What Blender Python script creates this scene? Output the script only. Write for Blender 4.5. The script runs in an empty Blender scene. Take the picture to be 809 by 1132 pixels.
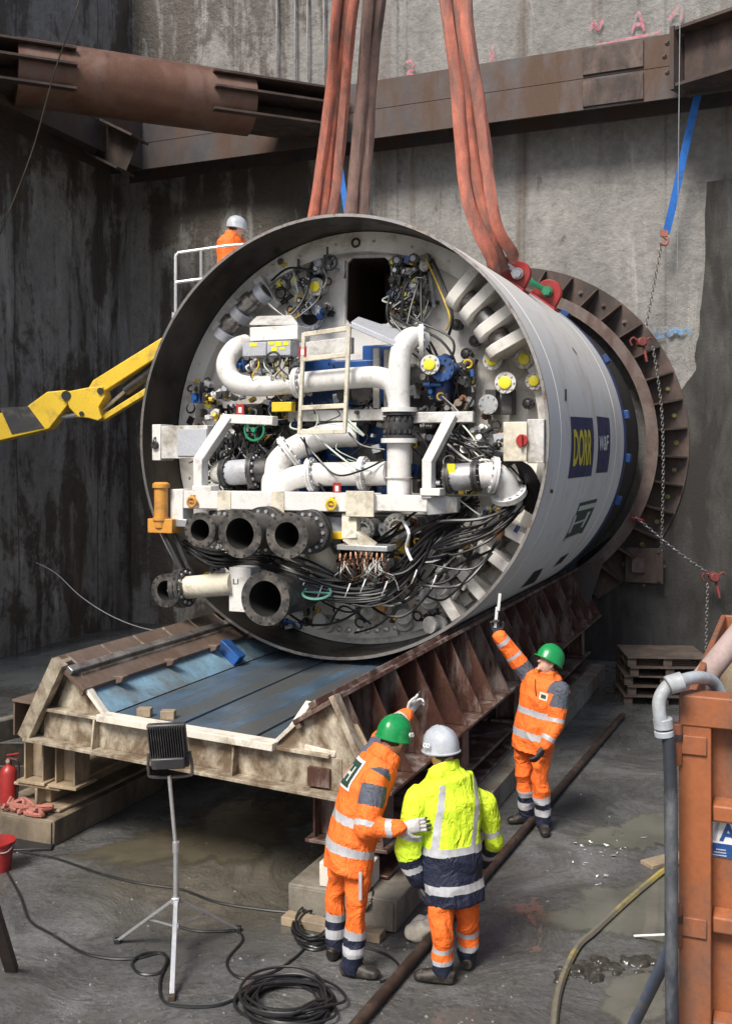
import bpy, bmesh, math, random
from math import sin, cos, pi, radians, sqrt, atan2
from mathutils import Vector, Matrix, noise
random.seed(7)
V = Vector
S = bpy.context.scene
COL = S.collection

# ---------------------------------------------------------------- camera, light, exposure
EYE = 3.78                      # eye height, metres
F, CX, HY = 1150.0, 404.5, 502.0  # focal length in picture units, principal column, horizon row
cam = bpy.data.cameras.new('camera'); co = bpy.data.objects.new('camera', cam); COL.objects.link(co)
co.location = (0, 0, EYE); co.rotation_euler = (radians(90), 0, 0)
cam.sensor_fit = 'HORIZONTAL'; cam.sensor_width = 36; cam.lens = 36 * F / 809
cam.shift_y = -(566 - HY) / 809; cam.clip_end = 500; cam.clip_start = .1
S.camera = co

SUN_EL, SUN_AZ = 50, 212        # azimuth: direction the sun stands in, degrees clockwise from +Y
world = bpy.data.worlds.new('World'); S.world = world; world.use_nodes = True
nt = world.node_tree; bg = nt.nodes['Background']
sky = nt.nodes.new('ShaderNodeTexSky'); sky.sky_type = 'NISHITA'; sky.sun_disc = False
sky.sun_elevation = radians(SUN_EL); sky.sun_rotation = radians(SUN_AZ); sky.air_density = 1.0; sky.dust_density = 3.0
nt.links.new(sky.outputs[0], bg.inputs[0]); bg.inputs[1].default_value = 0.088
sl = bpy.data.lights.new('sun', 'SUN'); so = bpy.data.objects.new('sun', sl); COL.objects.link(so)
sl.energy = 3.0; sl.angle = radians(20); sl.color = (1, .95, .87)
az = radians(SUN_AZ); el = radians(SUN_EL)
sd = V((sin(az) * cos(el), cos(az) * cos(el), sin(el)))
so.rotation_euler = sd.to_track_quat('Z', 'Y').to_euler(); so.location = sd * 40
S.view_settings.view_transform = 'Standard'; S.view_settings.look = 'None'
S.view_settings.gamma = 1; S.view_settings.use_curve_mapping = False
S.view_settings.exposure = 0.75
S.render.engine = 'CYCLES'
S.cycles.max_bounces = 6; S.cycles.transparent_max_bounces = 8; S.cycles.use_denoising = True

# ---------------------------------------------------------------- coordinate helpers
def at(px, py, Y):              # point at depth Y seen along a picture direction
    return V(((px - CX) / F * Y, Y, EYE - (py - HY) / F * Y))
def gnd(px, py, z=0):           # point on the ground
    return at(px, py, (EYE - z) * F / (py - HY))
YAW = radians(22.2)             # axis of the tunnelling machine, clockwise from +Y
LO = V((-0.44, 12.09, 0))       # foot point under the machine's front rim
RL = Matrix.Rotation(-YAW, 3, 'Z'); RLi = RL.transposed()
ZC, R0 = 3.98, 2.59             # axis height, shell radius
def L2W(p): return LO + RL @ V(p)
def W2L(p): return RLi @ (V(p) - LO)
def T(px, py, w):               # machine coordinates (x right, y along axis, z up) on the plane y = w
    d = RLi @ V(((px - CX) / F, 1, -(py - HY) / F)); o = W2L((0, 0, EYE))
    return o + d * ((w - o.y) / d.y)
def mpp(px, py, w): return L2W(T(px, py, w)).y / F
def TC(px, py, R=R0):           # (angle, y) where a direction meets the shell
    d = RLi @ V(((px - CX) / F, 1, -(py - HY) / F)); o = W2L((0, 0, EYE)) - V((0, 0, ZC))
    a = d.x**2 + d.z**2; b = 2 * (o.x * d.x + o.z * d.z); c = o.x**2 + o.z**2 - R * R
    q = o + d * ((-b - sqrt(max(0, b * b - 4 * a * c))) / (2 * a))
    return atan2(q.z, q.x), q.y
def pol(th, r, y): return V((r * cos(th), y, ZC + r * sin(th)))
def catmull(P, n=8, closed=False):
    P = [V(p) for p in P]; out = []; N = len(P)
    rng = range(N if closed else N - 1)
    for i in rng:
        if closed: a, b, c, d = P[i - 1], P[i], P[(i + 1) % N], P[(i + 2) % N]
        else: a, b, c, d = P[max(i - 1, 0)], P[i], P[i + 1], P[min(i + 2, N - 1)]
        for k in range(n):
            t = k / n
            out.append(.5 * (2 * b + (c - a) * t + (2 * a - 5 * b + 4 * c - d) * t * t + (3 * b - a - 3 * c + d) * t**3))
    if not closed: out.append(P[-1])
    return out
def perp(d):
    d = V(d).normalized(); u = V((0, 0, 1)) if abs(d.z) < .9 else V((0, 1, 0))
    x = d.cross(u).normalized(); return x, x.cross(d).normalized()

# ---------------------------------------------------------------- mesh builder
class MB:
    def __init__(s): s.v = []; s.f = []; s.m = []
    def add(s, vs, fs, m=0):
        o = len(s.v); s.v += [tuple(v) for v in vs]
        for f in fs: s.f.append([o + i for i in f]); s.m.append(m)
        return s
    def hexa(s, p, m=0):        # bottom four then top four
        return s.add(p, [(0, 3, 2, 1), (4, 5, 6, 7), (0, 1, 5, 4), (1, 2, 6, 5), (2, 3, 7, 6), (3, 0, 4, 7)], m)
    def box(s, c, sz, m=0, R=None):
        h = V(sz) / 2; c = V(c); P = []
        for z in (-1, 1):
            for x, y in ((-1, -1), (1, -1), (1, 1), (-1, 1)):
                q = V((x * h.x, y * h.y, z * h.z)); P.append(c + (R @ q if R else q))
        return s.hexa(P, m)
    def bar(s, a, b, w, h, m=0, up=(0, 0, 1)):
        a = V(a); b = V(b); d = (b - a).normalized(); x = d.cross(V(up)).normalized(); y = x.cross(d)
        return s.hexa([a - x * w / 2 - y * h / 2, a + x * w / 2 - y * h / 2, b + x * w / 2 - y * h / 2, b - x * w / 2 - y * h / 2,
                       a - x * w / 2 + y * h / 2, a + x * w / 2 + y * h / 2, b + x * w / 2 + y * h / 2, b - x * w / 2 + y * h / 2], m)
    def ibeam(s, a, b, H, B, tf=.03, tw=.02, m=0, up=(0, 0, 1)):
        a = V(a); b = V(b); d = (b - a).normalized(); x = d.cross(V(up)).normalized(); y = x.cross(d)
        s.bar(a + y * (H - tf) / 2, b + y * (H - tf) / 2, B, tf, m, up); s.bar(a - y * (H - tf) / 2, b - y * (H - tf) / 2, B, tf, m, up)
        return s.bar(a, b, tw, H - 2 * tf, m, up)
    def lathe(s, a, d, prof, n=20, m=0, ms=None, cap=True):
        a = V(a); d = V(d).normalized(); x, y = perp(d); vs = []; fs = []
        for t, r in prof:
            for k in range(n):
                th = 2 * pi * k / n; vs.append(a + d * t + (x * cos(th) + y * sin(th)) * max(r, 1e-4))
        o = len(s.v); s.v += [tuple(v) for v in vs]
        for i in range(len(prof) - 1):
            for k in range(n):
                s.f.append([o + i * n + k, o + i * n + (k + 1) % n, o + (i + 1) * n + (k + 1) % n, o + (i + 1) * n + k]); s.m.append(ms[i] if ms else m)
        if cap and prof[0][1] > 1e-3 and (prof[0] != prof[-1]): s.f.append([o + k for k in range(n)]); s.m.append(ms[0] if ms else m)
        if cap and prof[-1][1] > 1e-3 and (prof[0] != prof[-1]): s.f.append([o + (len(prof) - 1) * n + k for k in range(n)]); s.m.append(ms[-1] if ms else m)
        return s
    def cyl(s, a, b, r, r2=None, n=16, m=0):
        a = V(a); b = V(b); L = (b - a).length
        return s.lathe(a, b - a, [(0, r), (L, r if r2 is None else r2)], n, m)
    def tube(s, P, r, n=8, m=0, closed=False):
        P = [V(p) for p in P]; N = len(P); vs = []; x = None
        for i, p in enumerate(P):
            if closed: d = P[(i + 1) % N] - P[i - 1]
            else: d = P[min(i + 1, N - 1)] - P[max(i - 1, 0)]
            if d.length < 1e-9: d = V((0, 0, 1))
            d.normalize()
            if x is None: x = perp(d)[0]
            else:
                x = x - d * x.dot(d)
                x = x.normalized() if x.length > 1e-6 else perp(d)[0]
            y = d.cross(x); rr = r[i] if isinstance(r, (list, tuple)) else r
            for k in range(n):
                th = 2 * pi * k / n; vs.append(p + (x * cos(th) + y * sin(th)) * rr)
        fs = []
        for i in range(N if closed else N - 1):
            j = (i + 1) % N
            for k in range(n): fs.append((i * n + k, i * n + (k + 1) % n, j * n + (k + 1) % n, j * n + k))
        if not closed: fs.append(tuple(range(n - 1, -1, -1))); fs.append(tuple((N - 1) * n + k for k in range(n)))
        return s.add(vs, fs, m)
    def torus(s, c, d, R, r, n=20, k=6, m=0):
        x, y = perp(d); c = V(c)
        return s.tube([c + (x * cos(2 * pi * i / n) + y * sin(2 * pi * i / n)) * R for i in range(n)], r, k, m, True)
    def prism(s, poly, ext, m=0):     # 3-D polygon pushed along ext
        n = len(poly); P = [V(p) for p in poly]; e = V(ext)
        return s.add(P + [p + e for p in P], [tuple(range(n - 1, -1, -1)), tuple(range(n, 2 * n))] + [(i, (i + 1) % n, n + (i + 1) % n, n + i) for i in range(n)], m)
    def bolts(s, c, d, R, nb, rb, h, m=0, ph=0):
        x, y = perp(d); d = V(d).normalized()
        for i in range(nb):
            th = 2 * pi * i / nb + ph; p = V(c) + (x * cos(th) + y * sin(th)) * R
            s.lathe(p - d * .002, d, [(0, rb), (h, rb)], 6, m)
        return s
    def flange(s, c, d, ri, ro, t, nb=12, m=0, mb=None, rb=.014, hole=True):
        d = V(d).normalized(); c = V(c)
        if hole: s.lathe(c, d, [(0, ri), (0, ro), (t, ro), (t, ri), (0, ri)], 28, m)
        else: s.lathe(c, d, [(0, ro), (t, ro)], 28, m)
        if nb:
            R = (max(ri, ro * .62) + ro) / 2
            s.bolts(c + d * t, d, R, nb, rb, .02, m if mb is None else mb); s.bolts(c, -d, R, nb, rb, .02, m if mb is None else mb)
        return s
    def build(s, name, mats, parent=None, loc=(0, 0, 0), rz=0, bevel=0, ang=38, recalc=True):
        me = bpy.data.meshes.new(name); me.from_pydata(s.v, [], s.f)
        if not isinstance(mats, (list, tuple)): mats = [mats]
        for m in mats: me.materials.append(m)
        me.polygons.foreach_set('material_index', s.m)
        if recalc:
            bm = bmesh.new(); bm.from_mesh(me); bmesh.ops.recalc_face_normals(bm, faces=bm.faces); bm.to_mesh(me); bm.free()
        me.polygons.foreach_set('use_smooth', [True] * len(me.polygons)); me.set_sharp_from_angle(angle=radians(ang)); me.update()
        o = bpy.data.objects.new(name, me); COL.objects.link(o); o.parent = parent; o.location = loc; o.rotation_euler.z = rz
        if bevel:
            b = o.modifiers.new('bevel', 'BEVEL'); b.width = bevel; b.segments = 2; b.limit_method = 'ANGLE'; b.angle_limit = radians(40); b.harden_normals = False
        return o
def tag(o, label=None, cat=None, group=None, kind=None):
    if label: o['label'] = label
    if cat: o['category'] = cat
    if group: o['group'] = group
    if kind: o['kind'] = kind
    return o
def empty(name, loc, rz=0, label=None, cat=None, group=None):
    o = bpy.data.objects.new(name, None); COL.objects.link(o); o.location = loc; o.rotation_euler.z = rz; o.empty_display_size = .2
    return tag(o, label, cat, group)
def copy_tree(o, parent=None):
    c = o.copy(); COL.objects.link(c); c.parent = parent
    for ch in list(o.children): copy_tree(ch, c)
    return c
def off(o, base):               # geometry given in the frame of its root, root lifted to `base`
    return o

# ---------------------------------------------------------------- materials
MATS = {}
def nodes(name):
    m = bpy.data.materials.new(name); m.use_nodes = True; t = m.node_tree; b = t.nodes['Principled BSDF']
    return m, t, b
def N(t, kind, **kw):
    n = t.nodes.new('ShaderNode' + kind)
    for k, v in kw.items():
        if k in n.inputs: n.inputs[k].default_value = v
        else: setattr(n, k, v)
    return n
def ramp(t, src, p0, p1, c0=(0, 0, 0, 1), c1=(1, 1, 1, 1)):
    r = t.nodes.new('ShaderNodeValToRGB'); e = r.color_ramp.elements
    e[0].position = p0; e[0].color = c0; e[1].position = p1; e[1].color = c1
    t.links.new(src, r.inputs[0]); return r.outputs[0]
def mapped(t, sc=(1, 1, 1), loc=(0, 0, 0)):
    tc = t.nodes.new('ShaderNodeTexCoord'); mp = t.nodes.new('ShaderNodeMapping'); mp.inputs['Scale'].default_value = sc; mp.inputs['Location'].default_value = loc
    t.links.new(tc.outputs['Object'], mp.inputs[0]); return mp.outputs[0]
def tex(t, vec, scale, detail=6, rough=.6, dist=0):
    n = N(t, 'TexNoise', Scale=scale, Detail=detail, Roughness=rough, Distortion=dist); t.links.new(vec, n.inputs['Vector']); return n.outputs['Fac']
def mix(t, fac, a, b, blend='MIX'):
    n = t.nodes.new('ShaderNodeMix'); n.data_type = 'RGBA'; n.blend_type = blend
    for i, x in ((0, fac), (6, a), (7, b)):
        if hasattr(x, 'is_output') or isinstance(x, bpy.types.NodeSocket): t.links.new(x, n.inputs[i])
        elif i == 0: n.inputs[0].default_value = x
        else: n.inputs[i].default_value = (*x[:3], 1)
    return n.outputs[2]
def math_(t, op, a, b=0, clamp=False):
    n = t.nodes.new('ShaderNodeMath'); n.operation = op; n.use_clamp = clamp
    for i, x in ((0, a), (1, b)):
        if isinstance(x, bpy.types.NodeSocket): t.links.new(x, n.inputs[i])
        else: n.inputs[i].default_value = x
    return n.outputs[0]
def bump(t, b, h, strength, dist=.02):
    n = N(t, 'Bump', Strength=strength, Distance=dist); t.links.new(h, n.inputs['Height']); t.links.new(n.outputs[0], b.inputs['Normal'])
def M(name, col, rough=.55, metal=0, var=.18, scale=3, dirt=None, amt=.5, dscale=2.5, streak=1, stretch=1, bs=0, bscale=60, spec=.5, coat=0, drough=.8):
    m, t, b = nodes(name); c = V(col[:3])
    v = mapped(t); n1 = tex(t, v, scale, 8, .65)
    lo = tuple(c * (1 - var)); hi = tuple(x * (1 + var) for x in c)
    colr = mix(t, ramp(t, n1, .3, .7), lo, hi)
    rsock = None
    if dirt is not None:
        v2 = mapped(t, (1, stretch, streak), (3.1, 1.7, .4)); n2 = tex(t, v2, dscale, 9, .7, .3)
        k = ramp(t, n2, 1 - amt - .12 if amt < .88 else 0, 1 - amt + .1)
        colr = mix(t, k, colr, dirt); rsock = math_(t, 'ADD', math_(t, 'MULTIPLY', k, drough - rough), rough)
    n3 = tex(t, v, 35, 4)
    colr = mix(t, .25, colr, mix(t, n3, (0, 0, 0), (1, 1, 1)), 'OVERLAY')
    t.links.new(colr, b.inputs['Base Color'])
    if rsock: t.links.new(rsock, b.inputs['Roughness'])
    else:
        t.links.new(math_(t, 'ADD', math_(t, 'MULTIPLY', n1, .25), rough - .12), b.inputs['Roughness'])
    b.inputs['Metallic'].default_value = metal; b.inputs['Specular IOR Level'].default_value = spec
    if coat: b.inputs['Coat Weight'].default_value = coat; b.inputs['Coat Roughness'].default_value = .15
    if bs: bump(t, b, tex(t, v, bscale, 6), bs, .01)
    MATS[name] = m; return m
mud = (.16, .14, .11); rustd = (.11, .05, .028); black = (.012, .012, .013)
white = M('white_paint', (.66, .65, .63), .32, 0, .05, 2.5, (.36, .33, .29), .35, 6)
shellm = M('shell_paint', (.71, .695, .67), .4, 0, .04, 1.2, (.48, .43, .37), .38, 1.2, .5)
cream = M('cream_paint', (.62, .58, .47), .38, 0, .09, 2, (.27, .22, .16), .41, 4.5)
greyp = M('grey_cabinet_paint', (.40, .42, .46), .45, 0, .06, 2, (.25, .23, .2), .33, 3)
lightgrey = M('light_grey_paint', (.56, .555, .54), .4, 0, .1, 2, (.25, .22, .18), .42, 4)
bulkm = M('bulkhead_paint', (.74, .72, .68), .45, 0, .06, 1.5, (.33, .28, .23), .38, 2.2)
steel = M('bare_steel', (.36, .35, .34), .35, .85, .2, 3, (.14, .1, .08), .42, 5)
darksteel = M('dark_worn_steel', (.05, .045, .04), .33, .7, .45, 1.3, (.12, .09, .065), .40, 2, .4, 1, .15, 30)
blackm = M('black_rubber', (.016, .016, .017), .42, 0, .3, 4, (.06, .055, .05), .33, 6)
blackp = M('black_paint', (.035, .035, .037), .4, 0, .3, 4, (.13, .115, .10), .38, 5)
flangeblk = M('worn_black_flange', (.042, .041, .04), .45, .2, .3, 5, (.16, .14, .12), .42, 6)
cablem = M('black_cable', (.014, .014, .015), .38, 0, .2, 8, (.07, .065, .055), .3, 9)
bluep = M('blue_paint', (.015, .07, .24), .35, 0, .25, 3, (.02, .022, .03), .4, 4)
navy = M('navy_paint', (.012, .025, .10), .4, 0, .2, 3, (.03, .03, .035), .35, 3)
yellow = M('yellow_paint', (.72, .48, .03), .4, 0, .1, 2, (.24, .17, .05), .36, 3)
yelcap = M('yellow_cap_plastic', (.78, .68, .03), .4, 0, .06, 4)
orangep = M('orange_cylinder_paint', (.58, .27, .05), .42, 0, .12, 3, (.22, .12, .05), .4, 4)
redp = M('red_paint', (.32, .024, .022), .4, 0, .15, 4, (.12, .03, .025), .36, 6)
greenp = M('green_paint', (.02, .22, .10), .4, 0, .15, 4, (.04, .07, .05), .36, 6)
brass = M('brass_connector', (.22, .105, .06), .45, .5, .3, 9)
rust = M('rusty_steel', (.09, .06, .048), .58, .2, .45, 2.2, (.05, .038, .034), .5, 2.2, .5, 1, .2, 50)
rustlight = M('light_rust_steel', (.15, .115, .105), .55, .25, .3, 2.5, (.085, .05, .038), .47, 2.6, .5, 1, .2, 50)
walingm = M('blue_grey_mill_steel', (.07, .068, .072), .5, .35, .4, 1.2, (.10, .062, .045), .49, 1.5, .35, 1, .15, 40)
tubem = M('brown_mill_steel', (.145, .072, .046), .45, .4, .3, 1.1, (.20, .13, .105), .42, 1.6, .4, 1, .12, 40)
cradlem = M('muddy_cream_steel', (.46, .41, .32), .6, 0, .25, 2.5, (.13, .09, .055), .53, 3.4, .7, 1, .35, 35)
cradlerust = M('dark_rusty_cradle_steel', (.085, .04, .03), .38, .3, .5, 2.2, (.30, .25, .22), .41, 5.5, .25, 1, .2, 40)
railm = M('brown_rail_steel', (.145, .105, .085), .6, .15, .3, 2.5, (.10, .06, .04), .45, 2, .6, 1, .3, 40)
deckm = M('worn_blue_deck', (.05, .10, .165), .35, 0, .55, 2.4, (.075, .08, .08), .53, 3.2, 1, .13, .3, 30, drough=.3)
troughm = M('pale_blue_steel', (.16, .28, .37), .45, 0, .2, 1.6, (.10, .105, .10), .44, 1.6, .5, 1, .15, 30)
woodm = M('muddy_timber', (.33, .25, .16), .75, 0, .3, 3, (.16, .13, .10), .46, 2.4, .4, 1, .3, 45)
woodw = M('weathered_white_timber', (.62, .58, .5), .7, 0, .12, 4, (.3, .26, .2), .38, 4)
muddywood = M('dark_muddy_timber', (.19, .15, .105), .75, 0, .3, 3, (.09, .07, .05), .48, 3, .4, 1, .3, 45)
palletw = M('dark_pallet_wood', (.10, .072, .055), .8, 0, .3, 5, (.05, .04, .035), .45, 3, .4, 1, .3, 50)
concb = M('muddy_concrete', (.22, .20, .165), .8, 0, .25, 2.5, (.10, .08, .055), .45, 2.2, .7, 1, .4, 40)
orangeskip = M('faded_orange_skip_paint', (.285, .092, .034), .5, 0, .2, 1.6, (.13, .07, .048), .46, 3.5, .35, 1, .12, 50)
slingm = M('dirty_orange_sling', (.47, .15, .10), .8, 0, .25, 4, (.17, .095, .08), .48, 3.5, .25, 1, .5, 70)
slinggrey = M('grey_worn_sling', (.21, .13, .11), .8, 0, .25, 4, (.10, .07, .06), .46, 3.5, .25, 1, .5, 70)
strapblue = M('blue_webbing', (.02, .15, .52), .7, 0, .15, 6, (.03, .07, .16), .35, 5)
galv = M('galvanised_metal', (.52, .53, .54), .36, .7, .12, 4, (.25, .25, .24), .36, 6)
greypvc = M('grey_coupling', (.36, .39, .42), .42, 0, .12, 4, (.20, .19, .175), .42, 5)
hoseblk = M('scuffed_black_hose', (.03, .035, .045), .45, 0, .3, 3, (.16, .17, .18), .42, 4, .3)
hoseyel = M('muddy_yellow_hose', (.52, .38, .05), .5, 0, .12, 3, (.13, .12, .095), .56, 1.3)
bluepipe = M('blue_grey_pipe', (.10, .13, .20), .45, 0, .15, 3, (.2, .19, .17), .4, 4)
chainm = M('chain_steel', (.30, .29, .28), .4, .8, .2, 9)
redcord = M('salmon_netting', (.34, .12, .09), .8, 0, .2, 9, (.25, .12, .1), .4, 6)
paintpink = M('pink_spray_paint', (.62, .16, .24), .8, 0, .2, 7, (.32, .28, .26), .46, 6)
paintblue = M('blue_spray_paint', (.10, .27, .50), .8, 0, .2, 7, (.27, .27, .26), .47, 5)
textw = M('white_lettering', (.72, .72, .72), .5, 0, .03)
texty = M('yellow_lettering', (.70, .56, .05), .5, 0, .05)
panelgreen = M('dark_green_panel', (.025, .055, .045), .45, 0, .1)
palegreen = M('pale_green_lettering', (.50, .56, .49), .5, 0, .05)
pitblk = M('unlit_cavity_steel', (.012, .011, .01), .7, 0, .2)  # near-black: the dark inside bores and cavities is put into the colour
cavity = M('brown_cavity_steel', (.055, .036, .026), .6, .2, .3, 2)
# clothing
hiorange = M('fluorescent_orange_cloth', (.88, .16, .02), .75, 0, .08, 5, (.55, .12, .04), .3, 3, .6, 1, .3, 110)
hiyellow = M('fluorescent_yellow_cloth', (.62, .84, .03), .75, 0, .07, 5, (.42, .52, .06), .28, 3, .6, 1, .3, 110)
navyc = M('navy_cloth', (.010, .014, .036), .65, 0, .2, 5, (.03, .03, .035), .33, 4, .6, 1, .3, 110)
greyc = M('slate_cloth', (.075, .085, .11), .75, 0, .2, 5, None, bs=.3, bscale=110)
silver = M('reflective_tape', (.52, .53, .56), .35, .25, .1, 8, (.35, .34, .33), .35, 8)
skin = M('skin', (.55, .31, .23), .5, 0, .1, 8)
glovem = M('pale_work_glove', (.52, .51, .50), .8, 0, .12, 12, (.28, .27, .26), .4, 12)
glovedk = M('dark_work_glove', (.035, .035, .04), .7, 0, .2, 12)
bootm = M('muddy_leather_boot', (.018, .015, .013), .5, 0, .3, 6, (.10, .085, .07), .40, 9)
solem = M('black_boot_sole', (.02, .02, .02), .6, 0, .2)
hgreen = M('green_helmet_plastic', (.01, .22, .06), .25, 0, .05, 3, (.05, .14, .07), .25, 6)
hwhite = M('grey_white_helmet_plastic', (.37, .40, .44), .3, 0, .06, 3, (.36, .36, .35), .33, 7)
def wrinkle(m):
    t = m.node_tree; b = t.nodes['Principled BSDF']; v = mapped(t, (1, 1, .8))
    n = tex(t, v, 5.5, 4, .5, 1.2); r = math_(t, 'ABSOLUTE', math_(t, 'SUBTRACT', n, .5)); n2 = tex(t, v, 26, 4, .6, .8)
    h = math_(t, 'ADD', math_(t, 'MULTIPLY', r, -3.0), math_(t, 'MULTIPLY', n2, .45))
    for l in list(b.inputs['Normal'].links): t.links.remove(l)
    bump(t, b, h, .85, .024)
for m_ in (hiorange, hiyellow, navyc, greyc): wrinkle(m_)
hairm = M('dark_hair', (.03, .022, .016), .7, 0, .2, 20)

def wallmat(name, kind):
    m, t, b = nodes(name); tc = t.nodes.new('ShaderNodeTexCoord'); ob = tc.outputs['Object']
    sx = t.nodes.new('ShaderNodeSeparateXYZ'); t.links.new(ob, sx.inputs[0])
    def mp(sc, loc=(0, 0, 0)):
        n = t.nodes.new('ShaderNodeMapping'); n.inputs['Scale'].default_value = sc; n.inputs['Location'].default_value = loc
        t.links.new(ob, n.inputs[0]); return n.outputs[0]
    base = mix(t, ramp(t, tex(t, mp((1, 1, .6)), .7, 10, .65), .3, .7), (.16, .156, .148), (.31, .30, .285))
    fine = tex(t, mp((1, 1, 1)), 7, 8, .75)
    base = mix(t, .4, base, mix(t, ramp(t, fine, .25, .75), (.1, .1, .1), (.9, .9, .9)), 'OVERLAY')
    spk = ramp(t, tex(t, mp((1, 1, .55), (5, 2, 1)), 3.5, 8, .75), .61, .68)
    base = mix(t, math_(t, 'MULTIPLY', spk, .8), base, (.10, .095, .085))
    lite = ramp(t, tex(t, mp((1.2, 1, .3), (9, 0, 3)), 1.1, 10, .72, .6), .56, .66)
    base = mix(t, math_(t, 'MULTIPLY', lite, .5), base, (.47, .46, .44))
    # vertical water streaks
    st = tex(t, mp((1.1, 1, .12), (1, 0, 0)), 1.7, 12, .68, .5)
    st2 = tex(t, mp((.9, 1, .42), (7, 0, 2)), .9, 10, .68, .8)
    both = math_(t, 'ADD', math_(t, 'MULTIPLY', st, .36), math_(t, 'ADD', math_(t, 'MULTIPLY', st2, .44), math_(t, 'MULTIPLY', fine, .20)))
    if kind == 'left': w = math_(t, 'ADD', both, .012)
    else:
        fall = N(t, 'MapRange'); t.links.new(sx.outputs[0], fall.inputs[0]); fall.inputs[1].default_value = 3.5; fall.inputs[2].default_value = 8.5; fall.inputs[3].default_value = .03; fall.inputs[4].default_value = -.085
        w = math_(t, 'ADD', both, fall.outputs[0])
    k = ramp(t, w, .495, .545)
    base = mix(t, math_(t, 'MULTIPLY', k, .93), base, mix(t, fine, (.020, .016, .0125), (.10, .08, .062)))
    # brown seepage
    br = ramp(t, tex(t, mp((1.3, 1, .05), (3, 0, 8)), 1.1, 8, .6), .57, .66)
    base = mix(t, math_(t, 'MULTIPLY', br, .6), base, (.10, .065, .042))
    # panel joints
    jx = math_(t, 'ABSOLUTE', math_(t, 'SUBTRACT', math_(t, 'FRACT', math_(t, 'ADD', math_(t, 'MULTIPLY', sx.outputs[0], .385), math_(t, 'MULTIPLY', fine, .02))), .5))
    jl = ramp(t, jx, .004, .014, (1, 1, 1, 1), (0, 0, 0, 1))
    base = mix(t, math_(t, 'MULTIPLY', jl, .7 if kind == 'left' else .28), base, (.05, .045, .04))
    t.links.new(base, b.inputs['Base Color'])
    t.links.new(math_(t, 'ADD', math_(t, 'MULTIPLY', k, -.35), .85), b.inputs['Roughness'])
    h = math_(t, 'ADD', math_(t, 'MULTIPLY', fine, .4), math_(t, 'MULTIPLY', tex(t, mp((1, 1, 1)), 2.2, 10, .72), .8))
    bump(t, b, h, .8, .10); return m
wall_b = wallmat('stained_concrete_back', 'back'); wall_l = wallmat('stained_concrete_left', 'left')
darkconc = M('wet_shaded_concrete', (.05, .048, .045), .5, 0, .5, 1.3, (.018, .016, .014), .52, 1.2, .35, 1, .7, 22)  # wet dirt tone with some of the shade beside the ring mixed in

def spraymat(m):
    t = m.node_tree; b = t.nodes['Principled BSDF']; v = mapped(t)
    a = math_(t, 'MULTIPLY', ramp(t, tex(t, v, 9, 8, .8), .36, .56), .85); t.links.new(a, b.inputs['Alpha'])
spraymat(paintpink); spraymat(paintblue)
hookred = M('dirty_red_hoist_paint', (.24, .028, .025), .5, 0, .25, 6, (.09, .035, .03), .48, 8)
def groundmat():
    m, t, b = nodes('wet_muddy_floor'); v = mapped(t)
    big = tex(t, v, .45, 9, .65, .6); mid = tex(t, v, 2.6, 9, .66, .15); fine = tex(t, v, 22, 8, .75)
    c = mix(t, ramp(t, big, .38, .62), (.075, .077, .079), (.155, .157, .158))
    c = mix(t, ramp(t, mid, .42, .62), c, mix(t, big, (.052, .050, .046), (.145, .142, .134)))
    c = mix(t, .6, c, mix(t, ramp(t, fine, .25, .75), (.1, .1, .1), (.9, .9, .9)), 'OVERLAY')
    # silt-coloured area in front of the cradle
    sx = t.nodes.new('ShaderNodeVectorMath'); sx.operation = 'DISTANCE'
    sc = t.nodes.new('ShaderNodeVectorMath'); sc.operation = 'MULTIPLY'; sc.inputs[1].default_value = (.55, .75, 1); t.links.new(v, sc.inputs[0])
    t.links.new(sc.outputs[0], sx.inputs[0]); sx.inputs[1].default_value = (-.9 * .55, 9.2 * .75, 0)
    dd = math_(t, 'ADD', sx.outputs['Value'], math_(t, 'MULTIPLY', math_(t, 'SUBTRACT', mid, .5), 1.4))
    c = mix(t, math_(t, 'MULTIPLY', ramp(t, dd, .55, 1.15, (1, 1, 1, 1), (0, 0, 0, 1)), .75), c, mix(t, fine, (.07, .058, .038), (.14, .12, .085)))
    wd_ = ramp(t, tex(t, mapped(t, (1, 1, 1), (4, 7, 0)), .8, 10, .7, .8), .42, .56)
    c = mix(t, math_(t, 'MULTIPLY', wd_, .45), c, (.055, .054, .05))
    chips = ramp(t, tex(t, mapped(t, (1, 1, 1), (2, 5, 0)), 11, 5, .8), .665, .70)
    c = mix(t, math_(t, 'MULTIPLY', chips, .55), c, (.36, .35, .33))
    dk = ramp(t, tex(t, mapped(t, (1, 1, 1), (8, 1, 0)), 5.5, 8, .75, .8), .60, .66)
    c = mix(t, math_(t, 'MULTIPLY', dk, .7), c, (.035, .032, .028))
    t.links.new(c, b.inputs['Base Color'])
    wet = ramp(t, tex(t, mapped(t, (1, 1, 1), (4, 7, 0)), .8, 10, .7, .8), .42, .56)
    t.links.new(math_(t, 'SUBTRACT', .56, math_(t, 'MULTIPLY', wet, .46)), b.inputs['Roughness'])
    h = math_(t, 'ADD', math_(t, 'MULTIPLY', mid, .8), math_(t, 'MULTIPLY', fine, .14))
    bump(t, b, math_(t, 'MULTIPLY', h, math_(t, 'SUBTRACT', 1, math_(t, 'MULTIPLY', wet, .75))), .7, .07); return m
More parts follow.
